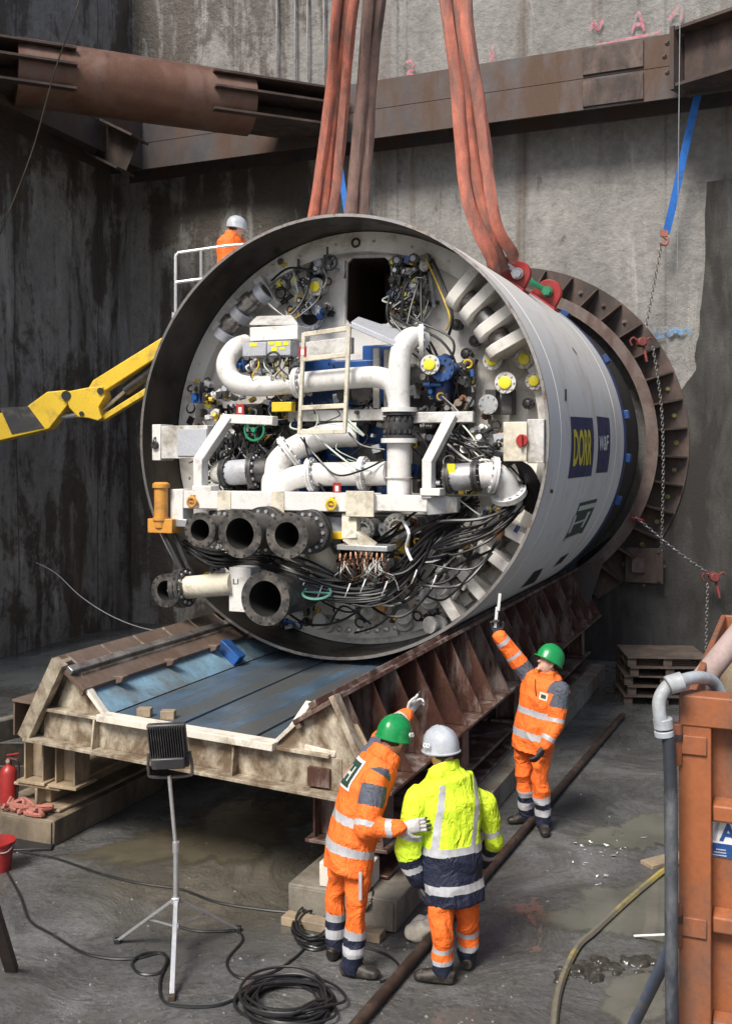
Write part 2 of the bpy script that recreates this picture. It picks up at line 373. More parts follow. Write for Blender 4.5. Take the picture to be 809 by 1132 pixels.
def watermat(name, col, rough=.06):
    # murky water: opaque where deep, thinning out toward its shallow edge
    m = _watermat(name, col, rough); t = m.node_tree; b = t.nodes['Principled BSDF']; at_ = t.nodes.new('ShaderNodeAttribute'); at_.attribute_name = 'depth'
    e = math_(t, 'ADD', at_.outputs['Fac'], math_(t, 'MULTIPLY', math_(t, 'SUBTRACT', tex(t, mapped(t), 3.5, 8, .7, .6), .5), 1.1))
    t.links.new(ramp(t, e, .2, .95), b.inputs['Alpha']); return m
def _watermat(name, col, rough=.06):
    m, t, b = nodes(name); v = mapped(t)
    t.links.new(mix(t, ramp(t, tex(t, v, 1.2, 6), .35, .65), tuple(V(col) * .75), tuple(V(col) * 1.2)), b.inputs['Base Color'])
    t.links.new(math_(t, 'ADD', rough, math_(t, 'MULTIPLY', ramp(t, tex(t, v, .7, 5), .45, .7), .14)), b.inputs['Roughness'])
    bump(t, b, tex(t, v, 3, 3), .05, .02); b.inputs['Specular IOR Level'].default_value = .5; return m

# ---------------------------------------------------------------- setting: floor, water, walls
g = MB(); n = 40
for (x0, x1, y0, y1) in ((-60, 60, -40, 80),):
    vs = [(x0 + (x1 - x0) * i / n, y0 + (y1 - y0) * j / n, 0) for j in range(n + 1) for i in range(n + 1)]
    g.add(vs, [(j * (n + 1) + i, j * (n + 1) + i + 1, (j + 1) * (n + 1) + i + 1, (j + 1) * (n + 1) + i) for j in range(n) for i in range(n)])
tag(g.build('ground', groundmat()), kind='structure')
def blob(name, poly, z, mat, jit=.12, sub=14):
    P = catmull([(x, y, 0) for x, y in poly], sub * 3, True); c = sum(P, V((0, 0, 0))) / len(P); out = []
    for p in P:
        k = noise.fractal(p * 1.6, .65, 2.2, 7) * jit * 2.6
        out.append(p + (p - c).normalized() * k + V((0, 0, z)))
    n_ = len(out); vs = []; lv = []
    for k, d in ((1, 0), (.86, .45), (.70, 1), (.3, 1)):
        vs += [c + (p - c) * k + V((0, 0, (z if k == 1 else z * (1 - k) * 0 + z))) - V((0, 0, (p - c).z * k + c.z)) for p in out]; lv += [d] * n_
    b = MB(); b.add(vs, [(r * n_ + i, r * n_ + (i + 1) % n_, (r + 1) * n_ + (i + 1) % n_, (r + 1) * n_ + i) for r in range(3) for i in range(n_)] + [tuple(3 * n_ + i for i in range(n_))])
    o = b.build(name, mat); a = o.data.attributes.new('depth', 'FLOAT', 'POINT'); a.data.foreach_set('value', lv); return o
q = lambda a: [(lambda p: (p.x, p.y))(gnd(*c)) for c in a]
water_l = watermat('flood_water', (.20, .215, .21), .05); water_r = watermat('silty_puddle_water', (.12, .118, .10), .03)
tag(blob('water', q([(-160, 775), (20, 768), (150, 752), (250, 742), (330, 722), (300, 700), (210, 690), (120, 699), (-20, 730), (-200, 752)]), .005, water_l, .1), kind='structure')
tag(blob('water', q([(585, 1012), (640, 985), (700, 968), (770, 962), (790, 1010), (760, 1040), (690, 1050), (650, 1042), (610, 1032)]), .005, water_r, .09), kind='structure')
tag(blob('water', q([(636, 930), (668, 905), (740, 893), (800, 905), (760, 935), (700, 950), (655, 945)]), .005, water_r, .12), kind='structure')
tag(blob('water', q([(655, 1118), (668, 1085), (720, 1068), (745, 1090), (730, 1128), (690, 1150)]), .005, water_r, .06), kind='structure')
tag(blob('water', q([(90, 945), (160, 915), (240, 890), (330, 880), (345, 920), (300, 950), (200, 962)]), .004, watermat('silty_film_water', (.10, .088, .062), .16), .16), kind='structure')

# walls: local x along the wall, z up, +y into the soil
WC = V((-5.28, 23.4, 0)); RZB = -radians(24); RZL = radians(90 - 20)
def wall(name, x0, x1, h, mat, amp, label, step=.16, flip=1):
    nx = int((x1 - x0) / step); nz = int(h / step); b = MB(); vs = []
    for j in range(nz + 1):
        for i in range(nx + 1):
            x = x0 + (x1 - x0) * i / nx; z = -.3 + (h + .3) * j / nz
            d = noise.fractal(V((x * .35, z * .12, 3)), 1, 2.1, 4) * amp + noise.fractal(V((x * 1.7, z * 1.1, 9)), .8, 2.1, 5) * amp * .35
            vs.append((x, d * flip, z))
    W = nx + 1
    b.add(vs, [(j * W + i, j * W + i + 1, (j + 1) * W + i + 1, (j + 1) * W + i) for j in range(nz) for i in range(nx)])
    # top and rear faces give the wall its thickness
    b.hexa([(x0, .25 * flip, -.3), (x1, .25 * flip, -.3), (x1, .9 * flip, -.3), (x0, .9 * flip, -.3), (x0, .25 * flip, h), (x1, .25 * flip, h), (x1, .9 * flip, h), (x0, .9 * flip, h)])
    o = b.build(name, mat, None, WC, 0, recalc=False, ang=80); tag(o, label, 'wall', None, 'thing'); return o
bw = wall('concrete_wall', -.4, 22, 15.5, wall_b, .06, 'grey concrete rear pit wall behind the tunnelling machine, stained dark toward the corner'); bw.rotation_euler.z = RZB
lw = wall('concrete_wall', -21, .5, 15.5, wall_l, .10, 'dark water-stained concrete side wall of the pit, left of the machine'); lw.rotation_euler.z = RZL
DB = V((cos(RZB), sin(RZB), 0)); NB = V((sin(RZB), -cos(RZB), 0))     # along the rear wall, and out of it
DL = V((cos(RZL), sin(RZL), 0)); NL = V((sin(RZL), -cos(RZL), 0))     # side wall: outward is +x side
def onwall(px, py, d=0):        # point d metres in front of the rear wall
    r = V(((px - CX) / F, 1, -(py - HY) / F)); o = V((0, 0, EYE)); nn = NB
    k = ((WC + NB * d - o).dot(nn)) / r.dot(nn); return o + r * k
def wl(p):                       # rear wall local coordinates
    p = V(p) - WC; return V((p.dot(DB), -p.dot(NB), p.z))
# wet slab proud of the rear wall at right, its dark colour includes painted shade
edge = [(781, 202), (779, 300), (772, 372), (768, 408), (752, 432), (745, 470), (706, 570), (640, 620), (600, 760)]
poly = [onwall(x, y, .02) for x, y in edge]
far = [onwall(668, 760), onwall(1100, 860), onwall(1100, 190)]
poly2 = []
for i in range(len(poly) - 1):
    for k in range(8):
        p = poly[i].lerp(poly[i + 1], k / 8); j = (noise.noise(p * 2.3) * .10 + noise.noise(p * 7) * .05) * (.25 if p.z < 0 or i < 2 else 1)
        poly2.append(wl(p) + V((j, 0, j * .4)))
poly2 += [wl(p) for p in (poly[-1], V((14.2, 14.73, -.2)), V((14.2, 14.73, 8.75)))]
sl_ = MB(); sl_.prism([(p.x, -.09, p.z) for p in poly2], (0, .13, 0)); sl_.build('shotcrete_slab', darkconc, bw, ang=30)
# spray-paint marks
def spray(px, py, w, h, mat, seed, strokes):
    c = wl(onwall(px, py, 0)); s = onwall(px, py).y / F; b = MB(); rr = random.Random(seed)
    for st in strokes:
        P = [V((c.x + x * w * s / 2, 0, c.z + z * h * s / 2)) for x, z in st]
        P = catmull(P, 6); L = []; Rr = []
        for i, p in enumerate(P):
            d = (P[min(i + 1, len(P) - 1)] - P[max(i - 1, 0)]).normalized(); nn = V((-d.z, 0, d.x)); hw = s * rr.uniform(1.0, 2.0)
            L.append(p + nn * hw); Rr.append(p - nn * hw)
        vs = [V((a.x, -.085, a.z)) for a in L + Rr]; m_ = len(L)
        b.add(vs, [(i, i + 1, m_ + i + 1, m_ + i) for i in range(m_ - 1)])
    b.build('paint_mark', mat, bw)
spray(455, 77, 9, 18, paintpink, 1, [[(-1, .8), (0, 1), (.8, .3), (-.6, -.5), (1, -.9)], [(0, .2), (.9, -.3)]])
spray(545, 63, 9, 24, paintpink, 2, [[(-.8, -.9), (0, .2), (.2, 1)], [(.8, -1), (.3, .3), (-.4, .1)]])
spray(660, 31, 14, 16, paintpink, 3, [[(-1, -.6), (-.4, .9), (.3, -.4), (1, .8)], [(-.7, 0), (.6, -.1)]])
spray(706, 26, 13, 22, paintpink, 4, [[(-1, -1), (0, 1), (1, -1)], [(-.5, -.2), (.5, -.2)]])
spray(747, 18, 14, 20, paintpink, 5, [[(-1, -.4), (.8, 1), (.9, -.9)], [(-.6, .1), (.9, .1)]])
spray(695, 44, 70, 4, paintpink, 6, [[(-1, -1), (-.2, 0), (.4, .2), (1, 1)]])
spray(743, 366, 38, 16, paintblue, 7, [[(-1, .8), (-.8, -.4), (-.3, .6), (-.1, -.7), (.2, .5), (.5, -.5), (.9, .4), (1, -.8)], [(-.7, .1), (.1, -.1), (.8, 0)], [(-.9, -.9), (-.4, -.6)]])

# ---------------------------------------------------------------- walings and struts
ZB, ZT = 9.86, 10.98
wd = .85
def waling(name, P0, D, NN, L, label, plates=()):
    root = empty(name, P0 + V((0, 0, ZB)), 0, label, 'steel beam')
    H = (ZT - ZB) / 2
    for k in range(2):
        b = MB(); z = H * (k + .5)
        a = NN * (wd / 2); e = a + D * L
        # H section on its side: front flange, rear flange, web
        b.bar(a + NN * (wd / 2 - .02) + V((0, 0, z)), e + NN * (wd / 2 - .02) + V((0, 0, z)), .04, H - .006, 0)
        b.bar(a - NN * (wd / 2 - .02) + V((0, 0, z)), e - NN * (wd / 2 - .02) + V((0, 0, z)), .04, H - .006, 0)
        b.bar(a + V((0, 0, z)), e + V((0, 0, z)), wd - .08, .03, 0)
        b.build('beam_section', walingm, root, bevel=.006)
    for (t0, t1) in plates:
        for k in range(2):
            z = H * (k + .5); b = MB(); a = NN * (wd + .02)
            b.bar(a + D * t0 + V((0, 0, z)), a + D * t1 + V((0, 0, z)), .04, H - .1, 0); b.build('cover_plate', rust, root, bevel=.005)
    return root
wA = WC + NB * .03
tcorner = wl(onwall(752, 60)).x
waling('waling_beam', wA, DB, NB, 20.5, 'double blue-grey steel waling beam along the rear wall with two cover plates', ((tcorner - 1.55, tcorner - .5),))
waling('waling_beam', WC + NL * .03 - DL * 19, DL, NL, 18.1, 'double steel waling beam along the dark left wall, below the brown tube')
# corner stub at the left: short flanged beam end
r_ = empty('beam_stub', at(128, 165, 21.2), 0, 'short rusty flanged beam stub in the corner under the brown tube', 'steel beam')
b = MB(); b.ibeam(at(112, 155, 21) - r_.location, at(147, 172, 20.8) - r_.location, .75, .7, .05, .03); b.build('stub_section', rust, r_, bevel=.005)
# tubular corner strut
A_ = V((-6.35, 17.9, 10.42)); B_ = at(352, 128, 20.35); B_.z = 10.42
rt = empty('tube_strut', (A_ + B_) / 2, 0, 'thick brown steel tube strut spanning the pit corner', 'strut')
a = A_ - rt.location; e = B_ - rt.location; dd = (e - a).normalized(); Ls = (e - a).length
b = MB(); b.lathe(a + dd * .3, dd, [(0, .55), (0, .575), (Ls * .76 - .3, .575), (Ls * .76 - .3, .55)], 40); b.build('tube', tubem, rt)
sx_, sy_ = perp(dd)
for (t0, t1, tt) in ((-.6, 1.25, 0), (Ls * .62, Ls + .35, 1)):
    for zo in (.36, .04, -.34):
        b = MB(); w0 = sqrt(max(.02, .575**2 - zo**2)) + .14
        b.bar(a + dd * t0 + V((0, 0, zo)), a + dd * t1 + V((0, 0, zo)), w0 * 2, .045); b.build('stub_plate', rust if zo else tubem, rt, bevel=.004)
    b = MB(); w1 = Ls * .76 if tt else -.6; w2 = Ls + .3 if tt else .3
    b.bar(a + dd * w1, a + dd * w2, .05, .70); b.build('stub_web', rust, rt)
# strut at the top right corner
p0 = onwall(757, 55, 1.0); p0.z = 10.42; p1 = p0 + V((4.2, -4.8, 0)); rt2 = empty('corner_strut', p0, 0, 'dark brown steel H-beam strut at the top right corner', 'strut')
b = MB(); b.ibeam((0, 0, 0), p1 - p0, 1.0, .62, .06, .04); b.build('beam_section', rust, rt2, bevel=.006)
b = MB(); d_ = (p1 - p0).normalized(); b.bar(d_ * -.10, d_ * -.02, .62, 1.06); b.bolts(d_ * -.10, -d_, .42, 10, .04, .05); b.build('end_plate', walingm, rt2)

# ---------------------------------------------------------------- launch ring on the rear wall (machine frame)
def mroot(name, label, cat, z=0, p=(0, 0)):
    return empty(name, L2W((p[0], p[1], z)), -YAW, label, cat)
ring = mroot('launch_ring', 'large rusty steel launch ring with radial brackets, bolted to the rear wall', 'launch ring')
YR = 7.52
b = MB(); b.lathe((0, YR, ZC), (0, 1, 0), [(0, 2.66), (0, 2.86), (.035, 2.86), (.035, 2.66), (0, 2.66)], 96); b.bolts((0, YR + .01, ZC), (0, -1, 0), 2.76, 44, .018, .014, 0)
b.build('ring_flange', rustlight, ring)
b = MB(); b.lathe((0, YR + .03, ZC), (0, 1, 0), [(0, 2.68), (0, 2.74), (.85, 2.74), (.85, 2.68), (0, 2.68)], 96); b.build('ring_sleeve', rust, ring)
b = MB(); b.lathe((0, YR + .62, ZC), (0, 1, 0), [(0, 2.74), (0, 3.32), (.05, 3.32), (.05, 2.74), (0, 2.74)], 96); b.build('wall_flange', rust, ring)
NRB = 40; dullyel = M('dull_yellow_plug', (.30, .27, .07), .6, 0, .25, 9, (.12, .1, .06), .45, 9)
for k in range(NRB):
    th = 2 * pi * (k + .5) / NRB
    if -pi * .62 < (th - 2 * pi if th > pi else th) < -pi * .38: continue
    er = V((cos(th), 0, sin(th))); et = V((-sin(th), 0, cos(th))); c = V((0, 0, ZC))
    b = MB(); P = [c + er * 2.745 + V((0, YR + .04, 0)), c + er * 2.84 + V((0, YR + .04, 0)), c + er * 3.27 + V((0, YR + .50, 0)), c + er * 3.3 + V((0, YR + .617, 0)), c + er * 2.745 + V((0, YR + .617, 0))]
    b.prism([p - et * .016 for p in P], et * .032); rb = b.build('bracket', rust, ring)
    th2 = th + pi / NRB; er = V((cos(th2), 0, sin(th2))); p = c + er * 3.1 + V((0, YR + .62, 0))
    b = MB(); b.lathe(p, (0, -1, 0), [(0, .045), (.02, .045), (.02, .024), (.06, .024)], 8); b.build('anchor_bolt', dullyel if k % 40 in (35, 36, 37, 38, 39, 0, 1) else rustlight, rb)
# saddle plate under the ring
b = MB(); P = [T(605, 640, YR - .6), T(668, 616, YR - .6), T(640, 700, YR - .6), T(618, 690, YR - .6)]
b.prism(P, (0, .06, 0)); b.build('foot_plate', walingm, ring, bevel=.005)
for px, py, sz, lab in ((712, 625, .5, 'rusty square anchor plate low on the wall beside the ring'),):
    p = onwall(px, py, .3); rz = RZB
    r_ = empty('anchor_plate', p, rz, lab, 'anchor plate')
    b = MB(); b.box((0, 0, 0), (.66, .05, .62)); b.bolts((0, -.025, 0), (0, -1, 0), .36, 8, .03, .03); b.build('plate', rust, r_, bevel=.004)
    b = MB(); b.box((-.1, -.05, 0), (.22, .05, .26)); b.build('socket', rustlight, r_, bevel=.004)

# ---------------------------------------------------------------- cradle under the machine (machine frame, ground level)
cr = mroot('launch_cradle', 'muddy cream and rust steel launch cradle with worn blue deck under the machine', 'cradle')
yf = lambda x: -3.12 - .13 * x
YE = 7.0
def fr(x, z, dy=0): return V((x, yf(x) + dy, z))
# front and rear cross beams
b = MB(); b.hexa([fr(-1.9, 1.0, -.1), fr(1.62, 1.0, -.1), fr(1.62, 1.0, .22), fr(-1.9, 1.0, .22), fr(-1.9, 1.03, -.1), fr(1.62, 1.03, -.1), fr(1.62, 1.03, .22), fr(-1.9, 1.03, .22)])
b.hexa([fr(-1.75, 1.03, .05), fr(1.6, 1.03, .05), fr(1.6, 1.03, .08), fr(-1.75, 1.03, .08), fr(-1.75, 1.30, .05), fr(1.6, 1.30, .05), fr(1.6, 1.30, .08), fr(-1.75, 1.30, .08)])
b.build('front_beam', cradlem, cr, bevel=.004)
for x in (-1.05, -.15, .55):
    b = MB(); b.hexa([fr(x, 1.03, -.06), fr(x + .02, 1.03, -.06), fr(x + .02, 1.03, .05), fr(x, 1.03, .05), fr(x, 1.3, -.02), fr(x + .02, 1.3, -.02), fr(x + .02, 1.3, .05), fr(x, 1.3, .05)]); b.build('stiffener', cradlem, cr)
b = MB(); b.hexa([fr(-.98, 1.300, -.06), fr(.98, 1.300, -.06), fr(.98, 1.300, .09), fr(-.98, 1.300, .09), fr(-.98, 1.365, -.06), fr(.98, 1.365, -.06), fr(.98, 1.365, .09), fr(-.98, 1.365, .09)]); b.build('edge_strip', woodw, cr, bevel=.006)
b = MB()
b.hexa([fr(.98, 1.30, .0), fr(1.5, 1.30, .0), fr(1.5, 1.30, .3), fr(.98, 1.30, .3), fr(.98, 1.33, .0), fr(1.5, 1.33, .0), fr(1.5, 1.33, .3), fr(.98, 1.33, .3)])
b.build('top_flange', cradlem, cr, bevel=.004); b = MB(); b.hexa([fr(-1.85, 1.30, -.02), fr(-.98, 1.30, -.02), fr(-.98, 1.30, .4), fr(-1.85, 1.30, .4), fr(-1.85, 1.33, -.02), fr(-.98, 1.33, -.02), fr(-.98, 1.33, .4), fr(-1.85, 1.33, .4)])
b.build('top_flange', cradlem, cr, bevel=.004)
# crossbeam stub sticking out at the left, seen end-on
b = MB(); b.ibeam(fr(-2.12, 1.17, .95), fr(-1.0, 1.17, .95), .34, .36, .03, .02); b.hexa([fr(-2.14, 1.0, .02), fr(-2.12, 1.0, .02), fr(-2.12, 1.0, 1.1), fr(-2.14, 1.0, 1.1), fr(-2.14, 1.35, .02), fr(-2.12, 1.35, .02), fr(-2.12, 1.35, 1.1), fr(-2.14, 1.35, 1.1)])
b.hexa([fr(-2.14, 1.335, .0), fr(-1.75, 1.335, .0), fr(-1.75, 1.335, 1.1), fr(-2.14, 1.335, 1.1), fr(-2.14, 1.36, .0), fr(-1.75, 1.36, .0), fr(-1.75, 1.36, 1.1), fr(-2.14, 1.36, 1.1)])
b.build('side_beam', railm, cr, bevel=.004)
# deck of blue planks with narrow gaps
for k in range(8):
    x0 = -.93 + k * .272; x1 = x0 + .258; b = MB()
    b.hexa([(x0, yf(x0) + .1, 1.25), (x1, yf(x1) + .1, 1.25), (x1, YE, 1.25), (x0, YE, 1.25), (x0, yf(x0) + .1, 1.332 + .008 * (k % 3)), (x1, yf(x1) + .1, 1.332 + .008 * (k % 3)), (x1, YE, 1.335), (x0, YE, 1.335)]); b.build('deck_plank', deckm, cr, bevel=.008)
# tilted rails touching the shell
TH = radians(31)
for sg in (-1, 1):
    tn = V((sg * cos(TH), 0, sin(TH))); rd = V((sg * sin(TH), 0, -cos(TH))); c = V((0, 0, ZC))
    def sl4(r0, r1, s0, s1, y0, y1):
        P = []
        for r in (r1, r0):
            for s_, y in ((s0, 0), (s1, 0), (s1, 1), (s0, 1)):
                p = c + rd * r + tn * s_; p.y = (y1 if y else yf(p.x) + y0); P.append(p)
        return P
    b = MB(); b.hexa(sl4(2.66, 2.70, -.25, .25, -.02, YE)); b.build('rail_plate', railm if sg < 0 else cradlerust, cr, bevel=.005)
    b = MB(); b.hexa(sl4(2.60, 2.66, -.04, .04, -.02, YE)); b.build('slide_bar', steel if sg < 0 else cradlerust, cr, bevel=.008)
    b = MB(); b.hexa(sl4(2.70, 2.745, -.25, -.20, -.01, YE)); b.build('rail_lip', railm, cr, bevel=.005)
    # longitudinal webs and lower flange
    mt = cradlerust if sg > 0 else cradlem
    b = MB(); x0, x1 = sg * 1.22, sg * 1.26
    b.hexa([(x0, yf(x0) + .12, 1.03), (x1, yf(x1) + .12, 1.03), (x1, YE, 1.03), (x0, YE, 1.03), (sg * 1.30, yf(x0) + .12, 1.68), (sg * 1.34, yf(x1) + .12, 1.70), (sg * 1.34, YE, 1.70), (sg * 1.30, YE, 1.68)]); b.build('side_web', mt, cr)
    b = MB(); x0, x1 = sg * 1.15, sg * 1.98
    b.hexa([(x0, yf(x0) + .24, 1.0), (x1, yf(x1) + .24, 1.0), (x1, YE, 1.0), (x0, YE, 1.0), (x0, yf(x0) + .24, 1.03), (x1, yf(x1) + .24, 1.03), (x1, YE, 1.03), (x0, YE, 1.03)]); b.build('lower_flange', mt, cr, bevel=.004)
    k = 0; y = yf(sg * 1.5) + .18
    while y < YE:
        b = MB(); P = [V((sg * 1.345, y, 1.69)), V((sg * 1.56, y, 1.83)), V((sg * 1.95, y, 1.035)), V((sg * 1.265, y, 1.035))]
        b.prism(P, (0, .022, 0)); b.build('rib', mt, cr); y += .56; k += 1
# corbels under the left rail
for k in range(9):
    y = -2.5 + k * .9; b = MB()
    b.prism([V((-1.20, y, 1.60)), V((-1.07, y, 1.60)), V((-1.09, y, 1.54)), V((-1.2, y, 1.50))], (0, .10, 0)); b.build('corbel', railm, cr, bevel=.01)
# sloping pale blue trough plates beside the deck
for sg in (-1, 1):
    b = MB(); x0, x1 = sg * .94, sg * 1.19
    b.hexa([(x0, yf(x0) + .10, 1.335), (x0 + sg * .03, yf(x0) + .10, 1.335), (x0 + sg * .03, YE, 1.335), (x0, YE, 1.335), (x1, yf(x1) + .10, 1.53), (x1 + sg * .03, yf(x1) + .10, 1.53), (x1 + sg * .03, YE, 1.53), (x1, YE, 1.53)])
    b.build('trough_plate', troughm, cr, bevel=.004)
    b = MB(); b.hexa([V((x0 - sg * .02, yf(x0) + .02, 1.34)), V((x0 + sg * .03, yf(x0) + .02, 1.34)), V((x0 + sg * .03, yf(x0) + .1, 1.34)), V((x0 - sg * .02, yf(x0) + .1, 1.34)), V((x1 - sg * .03, yf(x1) + .02, 1.56)), V((x1 + sg * .02, yf(x1) + .02, 1.56)), V((x1 + sg * .02, yf(x1) + .1, 1.56)), V((x1 - sg * .03, yf(x1) + .1, 1.56))]); b.build('trough_edge', woodw, cr, bevel=.004)
b = MB(); p = T(268, 712, -.6); b.box((-1.06, -.45, 1.45), (.3, .16, .22), R=Matrix.Rotation(radians(38), 3, 'Y')); b.build('trough_clip', bluep, cr, bevel=.006)
# front gussets and rakers
b = MB(); b.prism([fr(-1.62, 1.33, .1), fr(-1.0, 1.33, .1), fr(-1.18, 1.58, .1), fr(-1.42, 1.74, .1)], (0, .03, 0)); b.build('front_gusset', cradlem, cr, bevel=.003); b = MB(); b.prism([fr(.98, 1.335, .06), fr(1.9, 1.035, .06), fr(1.47, 1.76, .06), fr(1.22, 1.62, .06)], (0, .03, 0)); b.build('front_gusset', cradlem, cr, bevel=.003)
b = MB(); b.bar(fr(-1.93, 1.02, -.02), fr(-1.47, 1.80, -.02), .14, .10, 0, (0, 1, 0)); b.bar(fr(-1.93, 1.02, .09), fr(-1.47, 1.80, .09), .05, .10, 0, (0, 1, 0)); b.build('raker', cradlem, cr, bevel=.005)
b = MB(); b.bar(fr(1.99, 1.04, -.02), fr(1.56, 1.83, -.02), .05, .12, 0, (0, 1, 0)); b.build('raker', cradlem, cr, bevel=.005)
b = MB(); b.box(fr(1.40, 1.13, .03), (.20, .05, .15)); b.build('pocket', cradlerust, cr)
# posts
for x in (-2.0, -1.62, 1.35, 1.75):
    for y in (-2.62, -.4, 1.8, 4.0, 6.2):
        if x > 0: yy = y - .3
        else: yy = y + .05
        b = MB(); b.ibeam((x, yy, .535), (x, yy, 1.0), .24, .24, .02, .02, 0, (1, 0, 0)); b.box((x, yy, .518), (.34, .34, .03)); b.build('post', woodm if x < 0 and y < -2 else cradlerust, cr, bevel=.004)
# loose pieces lying on the cradle front
def loose(name, a, e, w, h, mat, label, cat, up=(0, 0, 1)):
    a = V(a); e = V(e); c = (a + e) / 2; b = MB(); b.bar(RL @ (a - c), RL @ (e - c), w, h, 0, up); o = b.build(name, mat, None, L2W(c), 0, bevel=.006); return tag(o, label, cat)
loose('timber_block', T(322, 817, -3.05), T(345, 782, -2.75), .07, .16, woodw, 'white-ended square timber standing tilted at the right of the blue deck', 'timber')
loose('white_tube', T(338, 826, -3.22), T(372, 834, -3.25), .05, .05, woodw, 'short white square tube lying at the cradle front corner', 'tube')
loose('timber_board', T(368, 774, -3.0) + V((.06, 0, 0)), T(394, 836, -3.28) + V((.1, 0, 0)), .10, .03, woodm, 'pale timber board leaning among the rusty ribs on the right', 'timber', (0, 1, 0))
for px, py, lab in ((160, 783, 'small pale wood block on the left corner of the blue deck'), (186, 786, 'small brown wood block nearer the middle of the deck edge')):
    b = MB(); b.box((0, 0, .04), (.13, .09, .08)); tag(b.build('wood_block', woodm, None, L2W(T(px, py, -2.9 if px < 170 else -2.98)) * V((1, 1, 0)) + V((0, 0, 1.341)) if False else V((*L2W(T(px, py, -2.85)).xy, 1.342)), -YAW + .3, bevel=.006), lab, 'wood block')

# base beams: lower blocks and upper beams
def base_piece(name, x0, x1, y0, y1, z0, z1, mat, label, ends=None, ib=False):
    c = V(((x0 + x1) / 2, (y0 + y1) / 2, z0)); r_ = mroot(name, label, 'base beam', z0, (c.x, c.y)); b = MB()
    if ib:
        b.ibeam((0, y0 - c.y, (z1 - z0) / 2), (0, y1 - c.y, (z1 - z0) / 2), z1 - z0, x1 - x0, .035, .03); b.box((0, 0, (z1 - z0) / 2), (.16, y1 - y0 - .25, z1 - z0 - .08))
    else: b.box((0, 0, (z1 - z0) / 2), (x1 - x0, y1 - y0, z1 - z0))
    b.build('beam_body', mat, r_, bevel=.012)
    if ends:
        b = MB(); b.box((0, y0 - c.y - .012, (z1 - z0) / 2), (x1 - x0 - .04, .022, z1 - z0 - .03)); b.build('end_plate', ends, r_, bevel=.004)
base_piece('base_block', -2.5, -1.58, -2.9, 6.6, 0, .25, muddywood, 'long muddy timber beam on the floor at the left, under the steel beam', muddywood)
base_piece('base_beam', -2.24, -1.66, -2.72, 6.4, .253, .5, woodm, 'muddy flanged beam on the left block, carrying the cradle posts', None, True)
base_piece('base_block', 1.15, 2.1, -3.35, 6.6, 0, .25, concb, 'long muddy block on the floor at the right, beside the workers', concb)
base_piece('base_beam', 1.3, 1.9, -3.0, 6.4, .253, .5, cradlerust, 'rusty flanged beam on the right block, behind the hi-vis workers', None, True)

# ---------------------------------------------------------------- loose grit, mud and scraps on the floor
rg = random.Random(41); b = MB()
for k in range(1500):
    Yg = 5.6 + 9.5 * rg.random()**1.6; xg = rg.uniform(-.40, .38) * Yg; rr_ = .004 + .011 * rg.random()**3; n1 = noise.noise(V((xg * .9, Yg * .9, 2)))
    if n1 < -.05 and rg.random() < .8: continue
    pts_ = []; a0 = rg.uniform(0, 6)
    for j in range(5): pts_.append(V((xg + cos(a0 + j * 1.257) * rr_ * rg.uniform(.7, 1.4), Yg + sin(a0 + j * 1.257) * rr_ * rg.uniform(.7, 1.4), .0)))
    tip = V((xg + rg.uniform(-.3, .3) * rr_, Yg, rr_ * rg.uniform(.6, 1.1))); b.add(pts_ + [tip], [(j, (j + 1) % 5, 5) for j in range(5)])
tag(b.build('grit', M('grey_grit', (.16, .155, .145), .8, 0, .5, 6), recalc=False, ang=10), kind='stuff')
b = MB()
for k in range(36):
    px_, py_ = rg.gauss(668, 24), rg.gauss(945, 16); p = gnd(px_, py_); r0 = rg.uniform(.01, .045)
    b.add([p + V((rg.uniform(-1, 1) * r0, rg.uniform(-.6, .6) * r0, rg.uniform(.006, .03))) for j in range(4)], [(0, 1, 2), (1, 3, 2)])
tag(b.build('foil_scraps', M('pale_foil_scrap', (.55, .56, .54), .25, 0, .1), recalc=False), kind='stuff')

# ---------------------------------------------------------------- tunnelling machine (machine frame, root on the cradle)
tb = mroot('tunnelling_machine', 'huge round white tunnelling machine with open rear full of pipes, valves and hoses', 'tunnelling machine')
C0 = V((0, 0, ZC)); AX = V((0, 1, 0))
# shell: outside white, front lip bare, inside dark worn steel
b = MB()
b.lathe(C0, AX, [(0, R0 - .035), (0, R0), (.03, R0), (5.38, R0), (5.38, R0 - .06)], 160, ms=[2, 2, 0, 2], cap=False)
b.lathe(C0, AX, [(0, R0 - .035), (1.3, R0 - .045)], 160, m=1, cap=False)
sh = b.build('shell', [shellm, darksteel, steel], tb, ang=25)
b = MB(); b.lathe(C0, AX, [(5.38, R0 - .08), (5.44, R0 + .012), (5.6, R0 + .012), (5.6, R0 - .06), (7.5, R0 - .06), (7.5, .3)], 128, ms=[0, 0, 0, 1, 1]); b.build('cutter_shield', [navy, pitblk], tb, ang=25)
b = MB()
for th in (.52, .16, -.1, -.36, .9): b.box(pol(th, R0 + .03, 5.62), (.10, .16, .14), R=Matrix.Rotation(-th, 3, 'Y'))
b.build('lug_block', bluep, tb, bevel=.01)
